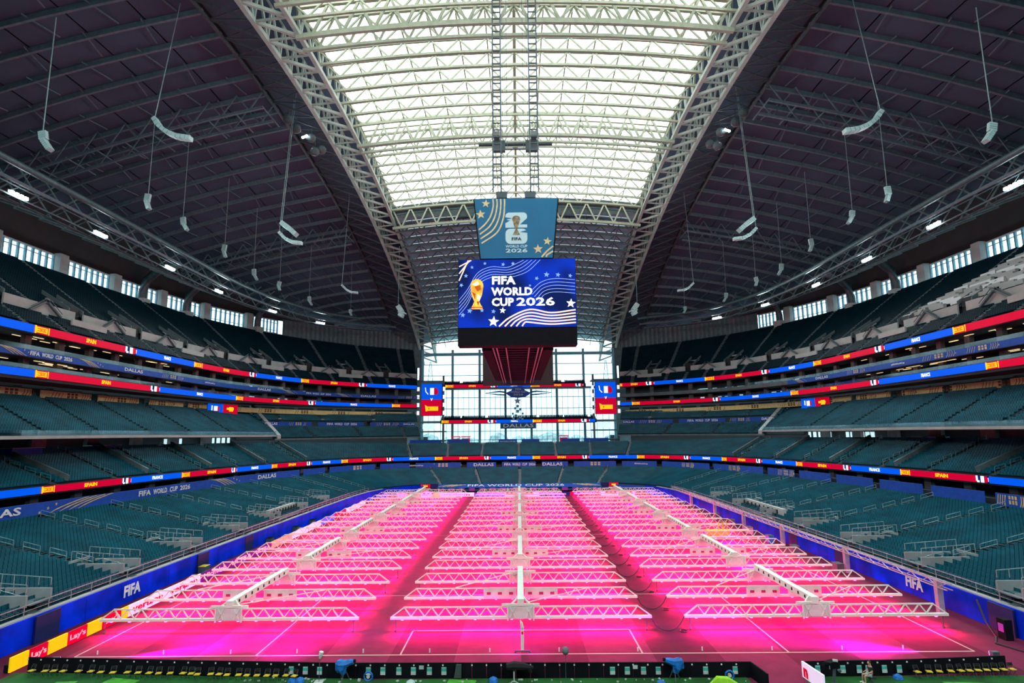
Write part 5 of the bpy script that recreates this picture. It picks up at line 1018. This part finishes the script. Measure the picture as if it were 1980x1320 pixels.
for nm, sx_ in (('left', 1), ('right', -1)):
    pts = [spk() for _ in range(5)]; pts = [Vector((p[0], p[1], p[2])) for p in pts]
    array_speaker(pts, 1.1, f'largest J-shaped hanging line array speaker, {nm} side', pts[0]+Vector((0, 6, 34)))
    pts = [spk() for _ in range(4)]; array_speaker(pts, 1.0, f'second J-shaped hanging line array speaker, {nm} side', pts[0]+Vector((0, 4, 30)))
    pts = [spk() for _ in range(3)]; array_speaker(pts, 1.6, f'flat speaker box just above the second J-shaped array, {nm} side', pts[0]+Vector((0, 4, 30)))
    pts = [spk() for _ in range(4)]; array_speaker(pts, .9, f'third and farthest J-shaped hanging array speaker, {nm} side', pts[0]+Vector((0, 4, 26)))
    pts = [spk() for _ in range(3)]; array_speaker(pts, 2.4, f'boxy speaker cluster hanging by the lower end of the {nm} arch', pts[0]+Vector((0, 0, 18)))
    for k in range(8):
        p = spk(); q = spk(); m = (p+q)/2+Vector(((-.35 if sx_ == 1 else .35), 0, 0))
        array_speaker([p, m, q], .95, f'short hanging line array speaker on the {nm}, {ORD[k]} from the camera', p+Vector((0, 0, 16)), grp=f'{nm} short line arrays')
# ------------------------------------------------------------------ grow-light rigs
lm = [None]
def make_rig():
    o = thing('grow_light_rig', 'x', 'light rig'); H0, H1, hw = 1.1, 1.95, 11.05
    for ti, yy in enumerate((-6.1, 0, 6.1)):
        tr = G(); tr.box((0, yy, H0), (2*hw, .30, .19)); tr.box((0, yy, H1), (2*hw-2.2, .12, .10)); tr = tr.build('truss', 'cream', o)
        gap = 3.5 if ti == 1 else 1.15
        N = 17
        xs = np.linspace(-hw+1.15, hw-1.15, N+1)
        for i in range(N):
            m = (xs[i]+xs[i+1])/2
            if abs(m) < gap: continue
            for a, b in ((xs[i], m), (m, xs[i+1])):
                up = a == xs[i]; g = G(); g.bar((a, yy, H1 if up else H0+.12), (b, yy, H0+.1 if up else H1), .085); g.build('brace', 'cream', tr)
        for sg in (-1, 1): g = G(); g.bar((sg*(hw-1.15), yy, H1), (sg*(hw-.1), yy, H0+.1), .1); g.build('brace', 'cream', tr)
        pl_ = G()
        if ti == 1:
            for sg in (-1, 1):
                g = G(); g.box((sg*1.95, yy-.12, (H0+H1)/2), (3.1, .12, 1.0)); g.build('cover_plate', 'plate', tr)
                for k in range(3): g = G(); g.box((sg*(.9+1.05*k), yy-.2, (H0+H1)/2), (.38, .04, .22)); g.build('slot', mk('slot_dark', (.35, .02, .12), .7), tr)
        else:
            g = G(); g.box((0, yy-.12, (H0+H1)/2), (2.1, .12, .95)); g.build('cover_plate', 'plate', tr)
            g = G(); 
            for sg in (-1, 1): g.bar((sg*.9, yy-.2, H0), (sg*.45, yy-.2, H1), .07); g.bar((sg*.45, yy-.2, H0), (sg*.9, yy-.2, H1), .07); g.bar((sg*1.1, yy-.22, H0-.2), (sg*1.1, yy-.22, H1+.25), .1)
            g.bar((-1.6, yy-.1, H1+.2), (1.6, yy-.1, H1+.2), .16); g.build('lattice_clamp', 'cream', tr)
        for k in range(14):
            if lm[0] is None: g = G(); g.box((0, 0, 0), (.18, .2, .07)); q_ = g.build('lamp', 'pinklamp', tr); lm[0] = q_.data; q_['label'] = 'glowing pink lamp'
            else: q_ = link('lamp', lm[0], tr); q_['label'] = 'glowing pink lamp'
            q_.location = (-hw+1+k*(2*hw-2)/13, yy, H0-.14)
    g = G(); g.box((0, 0, H1+.38), (.55, 12.6, .55)); g.build('spine', 'cream', o)
    g = G()
    for k in range(9): g.box((.285, -5+k*1.25, H1+.38), (.02, .25, .25)); g.box((-.285, -5+k*1.25, H1+.38), (.02, .25, .25))
    g.build('spine_hole', 'black', o)
    for sg in (-1, 1): g = G(); g.bar((sg*.5, sg*-5.6, H1+.2), (sg*6.2, sg*-.3, H1), .07); g.build('tie_rod', 'cream', o)
    for x in (-1.0, 1.0):
        for yy in (-6.1, 6.1): g = G(); g.bar((x*10.6, yy, .2), (x*10.6, yy, H0), .06); g.tube([(x*10.6-.05, yy, .12), (x*10.6+.05, yy, .12)], .12, 8); g.build('wheel', 'dark', o)
    for sg in (-1, 1): g = G(); g.bar((sg*.2, -6.2, H1+.25), (sg*1.2, -6.2, H1+.05), .12); g.bar((sg*.25, -5.7, H1+.6), (sg*.9, -6.1, H1+.1), .12); g.build('gusset', 'cream', o)
    return o
rig = make_rig(); first = True
for ci, (cx, cn) in enumerate(((-24.8, 'left'), (0, 'middle'), (24.85, 'right'))):
    for k in range(6):
        yc_ = 11.4+18.7*k; r_ = rig if first else copy_tree(rig); first = False; r_.location = (cx, yc_, 0); r_['label'] = f'white lamp truss rig over the pitch, {ORD[k]} from the camera in the {cn} column'; r_['group'] = f'{cn} column of pink lamp rigs'
        for dy in (-6.1, 0, 6.1):
            for tl in (-1, 1):
                L_ = bpy.data.lights.new('grow_light', 'AREA'); L_.shape = 'RECTANGLE'; L_.size = 21.5; L_.size_y = .25; L_.energy = GROW; L_.color = (1, .001, .20); L_.spread = math.radians(112)
                lo = bpy.data.objects.new('grow_light', L_); C.objects.link(lo); lo.location = (cx, yc_+dy+.14*tl, .86); lo.rotation_euler = (math.radians(44)*tl, 0, 0)
# cables slung between rigs
for k in range(6):
    for j, dy in enumerate((-6.1, 0, 6.1)):
        yy = 11.4+18.7*k+dy; g = G(); pts = [(11.0+t*2.8, yy-.3*math.sin(t*PI), 1.1-1.05*math.sin(PI*min(1, t*1.05))**.5) for t in np.linspace(0, 1, 9)]; g.tube(pts, .045, 5)
        g.tube([(13.6+.3*math.cos(a), yy-.4+.3*math.sin(a), .05) for a in np.linspace(0, 6, 9)], .035, 5)
        tag(g.build('power_cable', 'cable'), f'black cable slung from middle to right lamp rigs, {ORD[k*3+j]} from the camera', 'cable', 'cables between rig columns')
# low magenta floods at the near corners
for sg in (-1, 1):
    o = thing('corner_flood', f'low magenta floodlight at the near {"left" if sg < 0 else "right"} pitch corner', 'floodlight', (sg*34.3, -1.6, 0)); g = G(); g.box((0, 0, .35), (.5, .35, .4)); g.box((0, 0, .08), (.6, .4, .12)); g.build('lamp_body', 'dark', o); g = G(); g.box((-sg*.05, .2, .36), (.4, .04, .3)); g.build('lens', 'pinklamp', o)
    L_ = bpy.data.lights.new('corner_flood_light', 'SPOT'); L_.energy = 260000; L_.color = (1, 0, .9); L_.spot_size = .34; L_.spot_blend = .9; L_.shadow_soft_size = .2
    lo = bpy.data.objects.new('corner_flood_light', L_); C.objects.link(lo); lo.location = (sg*34.2, -1.2, 1.5); lo.rotation_euler = (Vector((-sg*15, 4.2, 0))-Vector((0, 0, 2.2))).to_track_quat('-Z', 'Y').to_euler()
for x, y, e in ((31, 44, 9000), (28, 28, 8000), (9.5, 98, 6000), (-23, 104, 3000), (26, 92, 6000), (-26, 3, 5000), (-18, 1, 3500), (0, 1.2, 900), (26, 1, 4000)):  # bare spots added overhead to lay magenta patches on the turf
    L_ = bpy.data.lights.new('magenta_patch_light', 'SPOT'); L_.energy = e; L_.color = (1, 0, .9); L_.spot_size = 1.6; L_.spot_blend = .8; lo = bpy.data.objects.new('magenta_patch_light', L_); C.objects.link(lo); lo.location = (x, y, 3.2)
# post between the rigs and the goal line
o = thing('wheeled_post', 'slim magenta-lit post on a wheeled base at the near goal line', 'post', (.1, .3, 0)); g = G(); g.box((0, 0, 1.0), (.22, .12, 1.6)); g.tube([(0, 0, 1.8), (-.06, 0, 2.15), (-.14, 0, 2.35)], [.13, .1, .04], 8); g.build('mast', 'cream', o)
g = G(); g.box((0, 0, .14), (1.1, .14, .08)); g.build('base', 'dark', o); g = G(); g.box((0, -.08, 1.45), (.12, .04, .2)); g.build('tag', 'bred', o)
for sg in (-1, 1): g = G(); g.tube([(sg*.55-.04, 0, .1), (sg*.55+.04, 0, .1)], .11, 8); g.build('wheel', 'dark', o)
# sprinkler heads / tiny marker lights along the goal line
for i, x in enumerate((-32.6, -27.5, -22.3, -17.2, -12.1, -7.0, -2.4, 2.9, 8.9, 13.8, 19.1, 24.4, 29)): g = G(); g.tube([(0, 0, 0), (0, 0, .28)], .05, 6); o = g.build('marker_peg', 'white', None, (x, .5, 0)); tag(o, f'small white peg on the near goal line, {ORD[i]} from the left', 'peg', 'pegs on the near goal line')
# yellow cart
o = thing('utility_cart', 'yellow maintenance trolley with hoop rails between the right rigs', 'trolley', (30.5, 47.5, 0)); g = G(); g.box((0, 0, .9), (3.4, 1.6, .9)); g.build('body', 'yellow', o)
for x in (.2, .9): g = G(); g.tube([(x, 0, 1.3), (x+.1, 0, 2.5), (x+.35, 0, 2.7), (x+.6, 0, 2.5), (x+.7, 0, 1.3)], .06, 6); g.build('hoop', 'yellow', o)
for x in (-1.2, 1.2): g = G(); g.tube([(x, -.9, .35), (x, .9, .35)], .35, 10); g.build('wheel', 'dark', o)
# ------------------------------------------------------------------ advertising boards
def board_run(label, x, segs, face, h=1.0, word=None):
    """boards along Y at x facing +X (face=1)"""
    o = thing('advertising_board', label, 'advertising board')
    for (y0, y1, mt, body, tm) in segs:
        g = G(); g.box((x, (y0+y1)/2, h/2+.05), (.14, y1-y0-.02, h)); g.build('panel', mt, o)
        if body:
            xd = (0, face*-1, 0) if face > 0 else (0, 1, 0)
            xd = (0, 1, 0) if x < 0 else (0, -1, 0)
            text(body, tm, (x+(.08 if x < 0 else -.08), (y0+y1)/2, h/2+.05), xd, width=(y1-y0)*.8, height=h*.55, parent=o, off=.01, bold=.06)
    g = G(); g.box((x-(.25 if x < 0 else -.25), (segs[0][0]+segs[-1][1])/2, .3), (.3, segs[-1][1]-segs[0][0], .5)); g.build('rear_frame', 'black', o); return o
LS = [(-3.1, -1.5, 'lays_y', None, None), (-1.5, .3, 'lays_r', "Lay's", 'white'), (.3, 2.3, 'lays_y', None, None), (2.3, 4.5, 'lays_r', "Lay's", 'white'), (4.5, 6.3, 'lays_y', None, None), (6.3, 8.8, 'lays_r', "Lay's", 'white'), (8.8, 9.8, 'lays_y', None, None), (9.8, 15.8, 'brdw', 'verizon', 'bred'), (15.8, 22.4, 'brdw', 'verizon', 'bred'), (22.4, 29, 'brdp', 'Michelob', 'white'), (29, 36, 'brdp', 'ULTRA', 'white'),
      (36, 42, 'brdp', 'ULTRA', 'white'), (42, 50, 'gold', None, None), (50, 64, 'brdw', None, None), (64, 72, 'ledblue', None, None), (72, 80, 'ledred', None, None), (80, 96, 'brdw', None, None)]
LS[1:1]; board_run('left touchline LED boards, yellow, red, white and purple adverts', -36.4, LS, 1)
o = thing('advertising_board', 'far goal line LED boards beyond the last lamp rigs', 'advertising board'); xx = -32
for w_, mt, body, tm in ((3, 'gold', None, None), (6, 'brdw', None, None), (2.2, 'lays_y', None, None), (9, 'brdw', 'verizon', 'bred'), (8, 'ban', 'LAYERS', 'white'), (9, 'brdw', None, None), (8, 'lednavy', 'Hisense', 'white'), (8, 'ledred', "McDonald's", 'white'), (9, 'brdw', None, None)):
    g = G(); g.box((xx+w_/2, 111.5, .55), (w_-.05, .15, 1.0)); g.build('panel', mt, o)
    if body and body != 'LAYERS': text(body, tm, (xx+w_/2, 111.4, .55), (1, 0, 0), width=w_*.75, height=.55, parent=o)
    xx += w_
# near boards seen from behind
BP = [(-35.3, -2.8), (-24.7, -3.5), (-12.4, -4.25), (-.6, -4.4), (11, -4.5), (15.6, -4.5)]
def rear_run(pts, label, ret=None):
    o = thing('advertising_board', label, 'advertising board'); 
    P_ = np.array([(a, b, 0) for a, b in pts], float); L = arclen(P_)[-1]; n = int(round(L/1.0)); 
    for i in range(n):
        a = P_ and None if False else np.array([np.interp(L*i/n, arclen(P_), P_[:, j]) for j in range(3)]); b = np.array([np.interp(L*(i+1)/n, arclen(P_), P_[:, j]) for j in range(3)])
        m = (a+b)/2; d_ = b-a; an = math.atan2(d_[1], d_[0]); g = G(); g.box((0, 0, .5), (np.linalg.norm(d_)-.015, .1, 1.0)); pnl = g.build('rear_panel', 'black', o, (m[0], m[1], 0)); pnl.rotation_euler = (0, 0, an)
        g = G(); g.box((-.5, -.07, .86), (.09, .03, .09)); g.build('fitting', 'white', pnl)
    return o
near_l = rear_run(BP, 'long black rear side of the near goal line boards, left run'); near_r = rear_run([(19.1, -4.5), (25.8, -4.3), (33.4, -3.7)], 'black rear side of the near goal line boards, right run with slats')
g = G(); g.bar((15.6, -4.5, .5), (15.9, -6.6, .5), .1, 1.0); g.build('return_panel', 'black', near_l)
g = G(); g.bar((19.1, -4.5, .52), (19.35, -6.9, .52), .12, 1.0); g.build('return_panel', 'brdw', near_r); text('n', 'bred', (19.08, -5.0, .5), (.1, -1, 0), height=.6, width=.5, parent=near_r, off=.03, bold=.1)
def sheets(parent, xs, yf, tall=True):
    for x in xs:
        y = yf(x)-.08; g = G(); g.box((x, y, .60), (.34, .02, .28)); g.build('notice_sheet', 'papg', parent); g = G(); g.box((x, y-.01, .70), (.30, .02, .06)); g.box((x, y-.01, .36), (.34, .02, .22)); g.build('notice_sheet', 'paper', parent)
fy = lambda x: float(np.interp(x, [p[0] for p in BP], [p[1] for p in BP]))
sheets(near_l, (-15.9, -14.9, -13.9, -10.5, -9.5, -8.4, -7.4, -6.3, -5.3, 6.2, 7.2, 8.3, 9.3, 12.5, 14.5), fy)
for x in (-6.85, 7.75): g = G(); g.box((x, fy(x)-.08, .72), (.32, .02, .24)); g.build('notice_sheet', 'paper', near_l)
sheets(near_r, (20.1, 21.8, 22.9, 23.5, 24.6, 25.6), lambda x: -4.45)
# folding chairs with yellow seats
g0 = G(); ch = thing('folding_chair', 'x', 'chair')
g0.box((0, 0, .40), (.36, .34, .04)); g0.build('seat', 'yellow', ch); g0 = G(); g0.box((0, .18, .66), (.36, .04, .2)); g0.build('backrest', 'blackfab', ch)
for x in (-.17, .17): g0 = G(); g0.bar((x, -.16, 0), (x, .18, .76), .02); g0.bar((x, .18, 0), (x, -.16, .40), .02); g0.build('leg', 'dark', ch)
def seatlabel(i, n, nm): return f'yellow-seated folding chair behind the {nm} black boards, {ORD[i]} of the row from the left'
CH = [-34.6, -33.6, -33.0, -32.3, -31.2, -30.3, -29.5, -28.6, -27.6, -26.8, -26.0, -25.3, -24.5, -23.6, -23.0, -22.5, -21.6, -21.0, -20.4, -19.6, -19.0, -18.3, -17.6, -17.0, -16.3, -15.7]
first = True
for i, x in enumerate(CH):
    c = ch if first else copy_tree(ch); first = False; c.location = (x+.3, fy(x)-.75-random.uniform(0, .15), .03); c.rotation_euler = (0, 0, random.uniform(-.3, .3)); c['label'] = seatlabel(i, 0, 'left'); c['group'] = 'yellow chairs behind the left boards'
for i, x in enumerate((27.2, 28.0, 28.7, 29.5, 30.2, 30.8, 31.4, 32.0, 32.6, 33.2, 33.8)):
    c = copy_tree(ch); c.location = (x-.6, -4.85+.1*(i/3), .03); c.rotation_euler = (0, 0, random.uniform(-.3, .3)); c['label'] = seatlabel(i, 0, 'right'); c['group'] = 'yellow chairs behind the right boards'
# covered cameras
def covered_camera(x, y, label, fl):
    o = thing('broadcast_camera', label, 'camera', (x, y, 0)); 
    for a in range(3): t = a*2*PI/3+.4; g = G(); g.bar((0, 0, .95), (.4*math.cos(t), .4*math.sin(t), .04), .05); g.build('tripod_leg', 'dark', o)
    g = G(); pts = [(-.55*fl, 0, 1.25), (-.35*fl, 0, 1.2), (0, 0, 1.15), (.3*fl, 0, 1.25), (.6*fl, 0, 1.32)]; g.tube(pts, [.16, .3, .3, .2, .15], 7); c = [(-.2*fl, .0, 1.1), (-.15*fl, -.05, .8), (-.05*fl, -.02, .5)]; g.tube(c, [.33, .28, .14], 7); g.tube([(-.45*fl, .05, 1.15), (-.5*fl, .05, .8), (-.42*fl, .05, .62)], [.2, .16, .06], 6)
    for i in range(len(g.v)): v = g.v[i]; g.v[i] = (v[0]+random.uniform(-.03, .03), v[1]+random.uniform(-.03, .03), v[2]+random.uniform(-.03, .03))
    g.build('rain_cover', 'bluefab', o); g = G(); g.tube([(.55*fl, 0, 1.32), (.75*fl, 0, 1.35)], .11, 8); g.build('lens_hood', 'black', o)
covered_camera(-12.0, -4.9, 'blue covered camera on a tripod left of centre at the near boards', 1); covered_camera(10.3, -5.0, 'blue covered camera on a tripod right of centre at the near boards', -1)
o = thing('microphone_stand', 'white windshield microphone on a thin stand by the near boards', 'microphone', (-13.7, -4.9, 0)); g = G(); g.bar((0, 0, 0), (0, 0, 1.55), .035); g.build('stand', 'dark', o); g = G(); g.tube([(0, 0, 1.5), (.04, 0, 1.7), (.1, 0, 1.95)], [.06, .13, .15], 8); g.build('windshield', 'white', o); g = G(); g.box((0, 0, .04), (.6, .6, .06)); g.build('foot', 'paper', o)
o = thing('microphone_stand', 'grey ball microphone on a tall stand right of the centre post', 'microphone', (2.95, -5.6, 0)); g = G(); g.bar((0, 0, 0), (0, 0, 2.1), .035); g.build('stand', 'dark', o); g = G(); g.ball((0, 0, 2.15), .26, 10); g.build('windshield', mk('grey_fur', (.13, .13, .15), .9), o); g = G(); g.box((0, 0, .04), (.5, .5, .05)); g.build('foot', 'dark', o)
for k, (x, y) in enumerate(((-10.4, -4.75), (14.0, -4.9))):
    o = thing('cable_reel', f'blue cable reel leaning on the near boards, {("left", "right")[k]} one', 'reel', (x, y, .3)); g = G(); g.tube([(.28*math.cos(a), 0, .28*math.sin(a)) for a in np.linspace(0, 2*PI, 15)], .06, 6, cap=False); g.build('coil', 'bluefab', o); g = G(); g.tube([(0, -.08, 0), (0, .08, 0)], .12, 8); g.build('hub', 'paper', o)
for k, (x, y, c, lb) in enumerate(((-7.4, -5.4, 'spk', 'pale folded umbrella dish on the turf left of centre'), (9.2, -5.7, 'bluefab', 'pale blue folded cover on the turf near the right camera'), (25.2, -4.95, 'bluefab', 'blue folded sheet behind the right boards'), (-15.5, -4.9, 'bluefab', 'blue seat cushion behind the left boards, first'), (-15.0, -4.9, 'bluefab', 'blue seat cushion behind the left boards, second'), (-1.9, -5.0, 'bluefab', 'blue topped case by the black monitor at centre'))):
    g = G(); g.tube([(0, 0, .05), (0, 0, .22), (0, 0, .34)], [.34, .28, .06], 8); o = g.build('folded_cover', c, None, (x, y, 0)); tag(o, lb, 'cover')
o = thing('lime_sheet', 'lime green cloth heap on the turf right of centre', 'cloth', (13.3, -5.9, 0)); g = G(); g.tube([(-.9, 0, .1), (-.4, .1, .3), (.2, 0, .26), (.9, -.1, .1)], [.12, .3, .34, .1], 7); g.build('cloth', 'lime', o)
# centre monitor camera under black cloth
o = thing('broadcast_camera', 'camera under black cloth at the centre behind the boards', 'camera', (-.5, -5.1, 0)); g = G(); g.bar((0, 0, 0), (0, 0, 1.0), .08); g.bar((0, 0, .1), (-.4, -.3, 0), .05); g.bar((0, 0, .1), (.4, -.3, 0), .05); g.build('tripod', 'paper', o)
g = G(); g.tube([(-.5, 0, 1.0), (0, 0, 1.05), (.6, .05, 1.0), (1.3, 0, .92)], [.2, .28, .24, .1], 7); g.tube([(1.0, 0, .95), (1.15, 0, .6)], [.2, .08], 6); g.build('black_cover', 'blackfab', o)
o = thing('equipment_bag', 'black drape hung on the left boards left of centre', 'cover', (-4.6, -4.62, 0)); g = G(); g.hexa([(0, 0, .1), (.5, 0, .1), (.5, .12, .1), (0, .12, .1), (.15, 0, .95), (.5, 0, .95), (.5, .12, .95), (.15, .12, .95)]); g.build('drape', mk('grey_drape', (.05, .07, .07), .9), o)
g = G()
for i in range(60): x = random.uniform(-20, 15); g.box((x, fy(x)-random.uniform(.25, .8), .06), (random.uniform(.05, .16),)*2+(.07,), random.uniform(0, 3))
tag(g.build('litter', 'paper'), 'scattered small bottles and clips on the turf behind the boards', 'litter', kind='stuff')
# robot camera right
o = thing('broadcast_camera', 'black broadcast camera on a stand behind the white board end', 'camera', (20.6, -5.6, 0)); g = G(); g.bar((0, 0, 0), (.1, 0, .95), .14); g.bar((0, 0, .1), (-.35, -.2, 0), .07); g.bar((0, 0, .1), (.4, -.2, 0), .07); g.build('pedestal', 'dark', o)
g = G(); g.box((-.1, 0, 1.2), (.75, .45, .4), .5); g.tube([(-.4, -.1, 1.25), (-.75, -.25, 1.35)], .16, 8); g.build('camera_body', 'black', o); g = G(); g.box((-.25, -.28, 1.12), (.24, .03, .2), .4); g.box((.1, -.2, 1.5), (.3, .1, .12), -.5); g.build('viewfinder', 'paper', o); g = G(); g.tube([(.35, -.1, .9), (.4, -.1, .78)], .12, 8); g.build('hand_wheel', 'dark', o)
# seated person
def skinbody(name, verts, edges, radii, mat, parent, lv=2):
    me = bpy.data.meshes.new(name); me.from_pydata(verts, edges, []); ob = link(name, me, parent); ob.modifiers.new('skin', 'SKIN'); sv_ = me.skin_vertices[0].data
    for i, r_ in enumerate(radii): sv_[i].radius = (r_, r_) if isinstance(r_, (int, float)) else r_
    sv_[0].use_root = True; m = ob.modifiers.new('sub', 'SUBSURF'); m.levels = m.render_levels = lv
    me.materials.append(M[mat]) ; return ob
o = thing('person', 'person in a black shirt and grey shorts seated sideways behind the right boards', 'person', (23.1, -5.55, 0)); 
# faces -X, sits on a stool at 0.45
V = [(0, 0, .50), (.02, 0, .75), (.0, 0, 1.0), (-.02, 0, 1.1), (-.04, 0, 1.22), (-.06, 0, 1.33),
     (-.1, -.1, .5), (-.48, -.13, .5), (-.46, -.13, .08), (-.62, -.13, .05), (-.1, .1, .5), (-.48, .14, .52), (-.5, .14, .08), (-.66, .14, .05),
     (0, -.19, 1.0), (-.05, -.24, .76), (-.32, -.2, .66), (0, .19, 1.0), (-.05, .24, .76), (-.32, .2, .66)]
Eg = [(0, 1), (1, 2), (2, 3), (3, 4), (4, 5), (0, 6), (6, 7), (7, 8), (8, 9), (0, 10), (10, 11), (11, 12), (12, 13), (2, 14), (14, 15), (15, 16), (2, 17), (17, 18), (18, 19)]
Rd = [.16, .14, .16, .06, .09, .08, .10, .065, .045, .04, .10, .065, .045, .04, .065, .045, .03, .065, .045, .03]
skinbody('body', V, Eg, Rd, 'skinm', o)
skinbody('shirt', [(0.01, 0, .58), (.02, 0, .75), (0, 0, 1.02), (0, -.2, 1.0), (-.03, -.23, .85), (0, .2, 1.0), (-.03, .23, .85)], [(0, 1), (1, 2), (2, 3), (3, 4), (2, 5), (5, 6)], [.17, .16, .15, .085, .065, .085, .065], 'blackfab', o)
skinbody('shorts', [(0, 0, .50), (-.1, -.1, .51), (-.36, -.12, .51), (-.1, .1, .51), (-.36, .13, .52)], [(0, 1), (1, 2), (0, 3), (3, 4)], [.17, .115, .095, .115, .095], 'shorts', o)
for sg in (-1, 1):
    for k in range(5): g = G(); yk = sg*.2+(k-2)*.018; g.tube([(-.32, yk, .66), (-.37, yk, .65), (-.40+.01*abs(k-2), yk, .62)], [.011, .010, .008], 5); g.build('finger', 'skinm', o)
g = G(); g.ball((-.03, 0, 1.29), .105, 10, sz=1.1); hb = g.build('hair', 'hair', o, smooth=True)
g = G(); g.ball((-.085, 0, 1.26), .085, 10, sz=1.2); g.build('face', 'skinm', o, smooth=True); g = G(); g.box((-.175, 0, 1.25), (.03, .025, .04)); g.build('nose', 'skinm', o)
for sg in (-1, 1): g = G(); g.box((-.165, sg*.035, 1.28), (.012, .022, .01)); g.build('eye', 'black', o); g = G(); g.box((-.05, sg*.1, 1.26), (.03, .02, .05)); g.build('ear', 'skinm', o); g = G(); g.tube([(-.46, sg*.135, .05), (-.7, sg*.135, .04)], [.055, .04], 8); g.build('shoe', 'white', o)
g = G(); g.box((-.172, 0, 1.205), (.01, .05, .01)); g.build('mouth', 'bred', o)
o = thing('stool', 'dark folding stool under the seated person', 'stool', (23.1, -5.55, 0)); g = G(); g.box((0, 0, .36), (.42, .42, .05)); g.build('seat', 'blackfab', o)
for sg in (-1, 1): g = G(); g.bar((-.18, sg*.18, 0), (.18, sg*.18, .34), .03); g.bar((.18, sg*.18, 0), (-.18, sg*.18, .34), .03); g.build('leg', 'dark', o)
# right-hand camera rail truss on the field wall
o = thing('camera_rail_truss', 'long aluminium rail truss on posts before the right field wall', 'truss', (37.9, 0, 0)); 
for x, z in ((0, 2.3), (.5, 2.3), (0, 2.85), (.5, 2.85)): g = G(); g.bar((x, 8, z), (x, 104, z), .08); g.build('rail', mk('lilac_alu', (.45, .40, .48), .4, metal=.3), o)
for i in range(80):
    y = 8+i*1.2; g = G(); a = (0, y, 2.3 if i % 2 else 2.85); b = (0, y+1.2, 2.85 if i % 2 else 2.3); g.bar(a, b, .06); g.bar((0, y, 2.85), (.5, y, 2.85), .06); g.build('brace', MC['lilac_alu'], o)
for k, y in enumerate((9.5, 25, 42, 57, 72, 88, 103)): g = G(); g.box((.25, y, 1.4), (.5, .5, 2.8)); g.build('post', MC['lilac_alu'], o)
# substitutes area clutter at the right wall
for k, (y, c) in enumerate(((44, 'bluefab'), (52, 'shorts'), (36, 'dark'), (60, 'dark'), (25, 'dark'), (68, 'dark'))):
    o = thing('equipment_case', f'{"blue" if c == "bluefab" else "dark"} equipment case by the right field wall, {ORD[k]} of the scattered cases', 'case', (38.0-.9, y, 0), 'cases by the right wall'); g = G(); g.box((0, 0, .55), (.8, 1.3, 1.0)); g.build('body', c, o); g = G(); g.box((0, 0, 1.08), (.84, 1.34, .08)); g.build('lid', 'dark', o)
for k, (x, y) in enumerate(((-38.6, 27.5), (-38.7, 58), (-38.6, 66), (-38.6, 47))):
    o = thing('equipment_case', f'dark kit case beside the left field wall, {ORD[k]} listed', 'case', (x, y, 0), 'cases by the left wall'); g = G(); g.box((0, 0, .4), (.8, 1.2, .8)); g.build('body', 'dark', o); g = G(); g.box((0, 0, .83), (.84, 1.24, .06)); g.build('lid', 'yellow' if k == 0 else 'black', o)
for sg, y in ((-1, 14.5), (1, 14.5)): text('FIFA', 'white', (sg*39.2, y, 1.3), (0, -sg, 0), width=2.6, height=1.1, parent=blue, off=.1, bold=.08)
o = thing('wall_speaker', 'black lit speaker post beside the right field wall near the corner', 'speaker', (38.4, 2.5, 0)); g = G(); g.box((0, 0, .8), (.6, .8, 1.5)); g.build('cabinet', 'black', o); g = G(); g.box((-.32, 0, .9), (.04, .5, .6)); g.build('grille', MC['magenta_interior'], o)
g = G(); g.tube([(38.6, 5.5, 2.2), (38.4, 4.5, .8), (38, 3, .05), (36.8, 1.5, .05), (37.6, -.6, .05), (38.8, -1.6, .05)], .08, 6); tag(g.build('cable_bundle', 'cable'), 'black cable bundle dropping down the right field wall', 'cable')
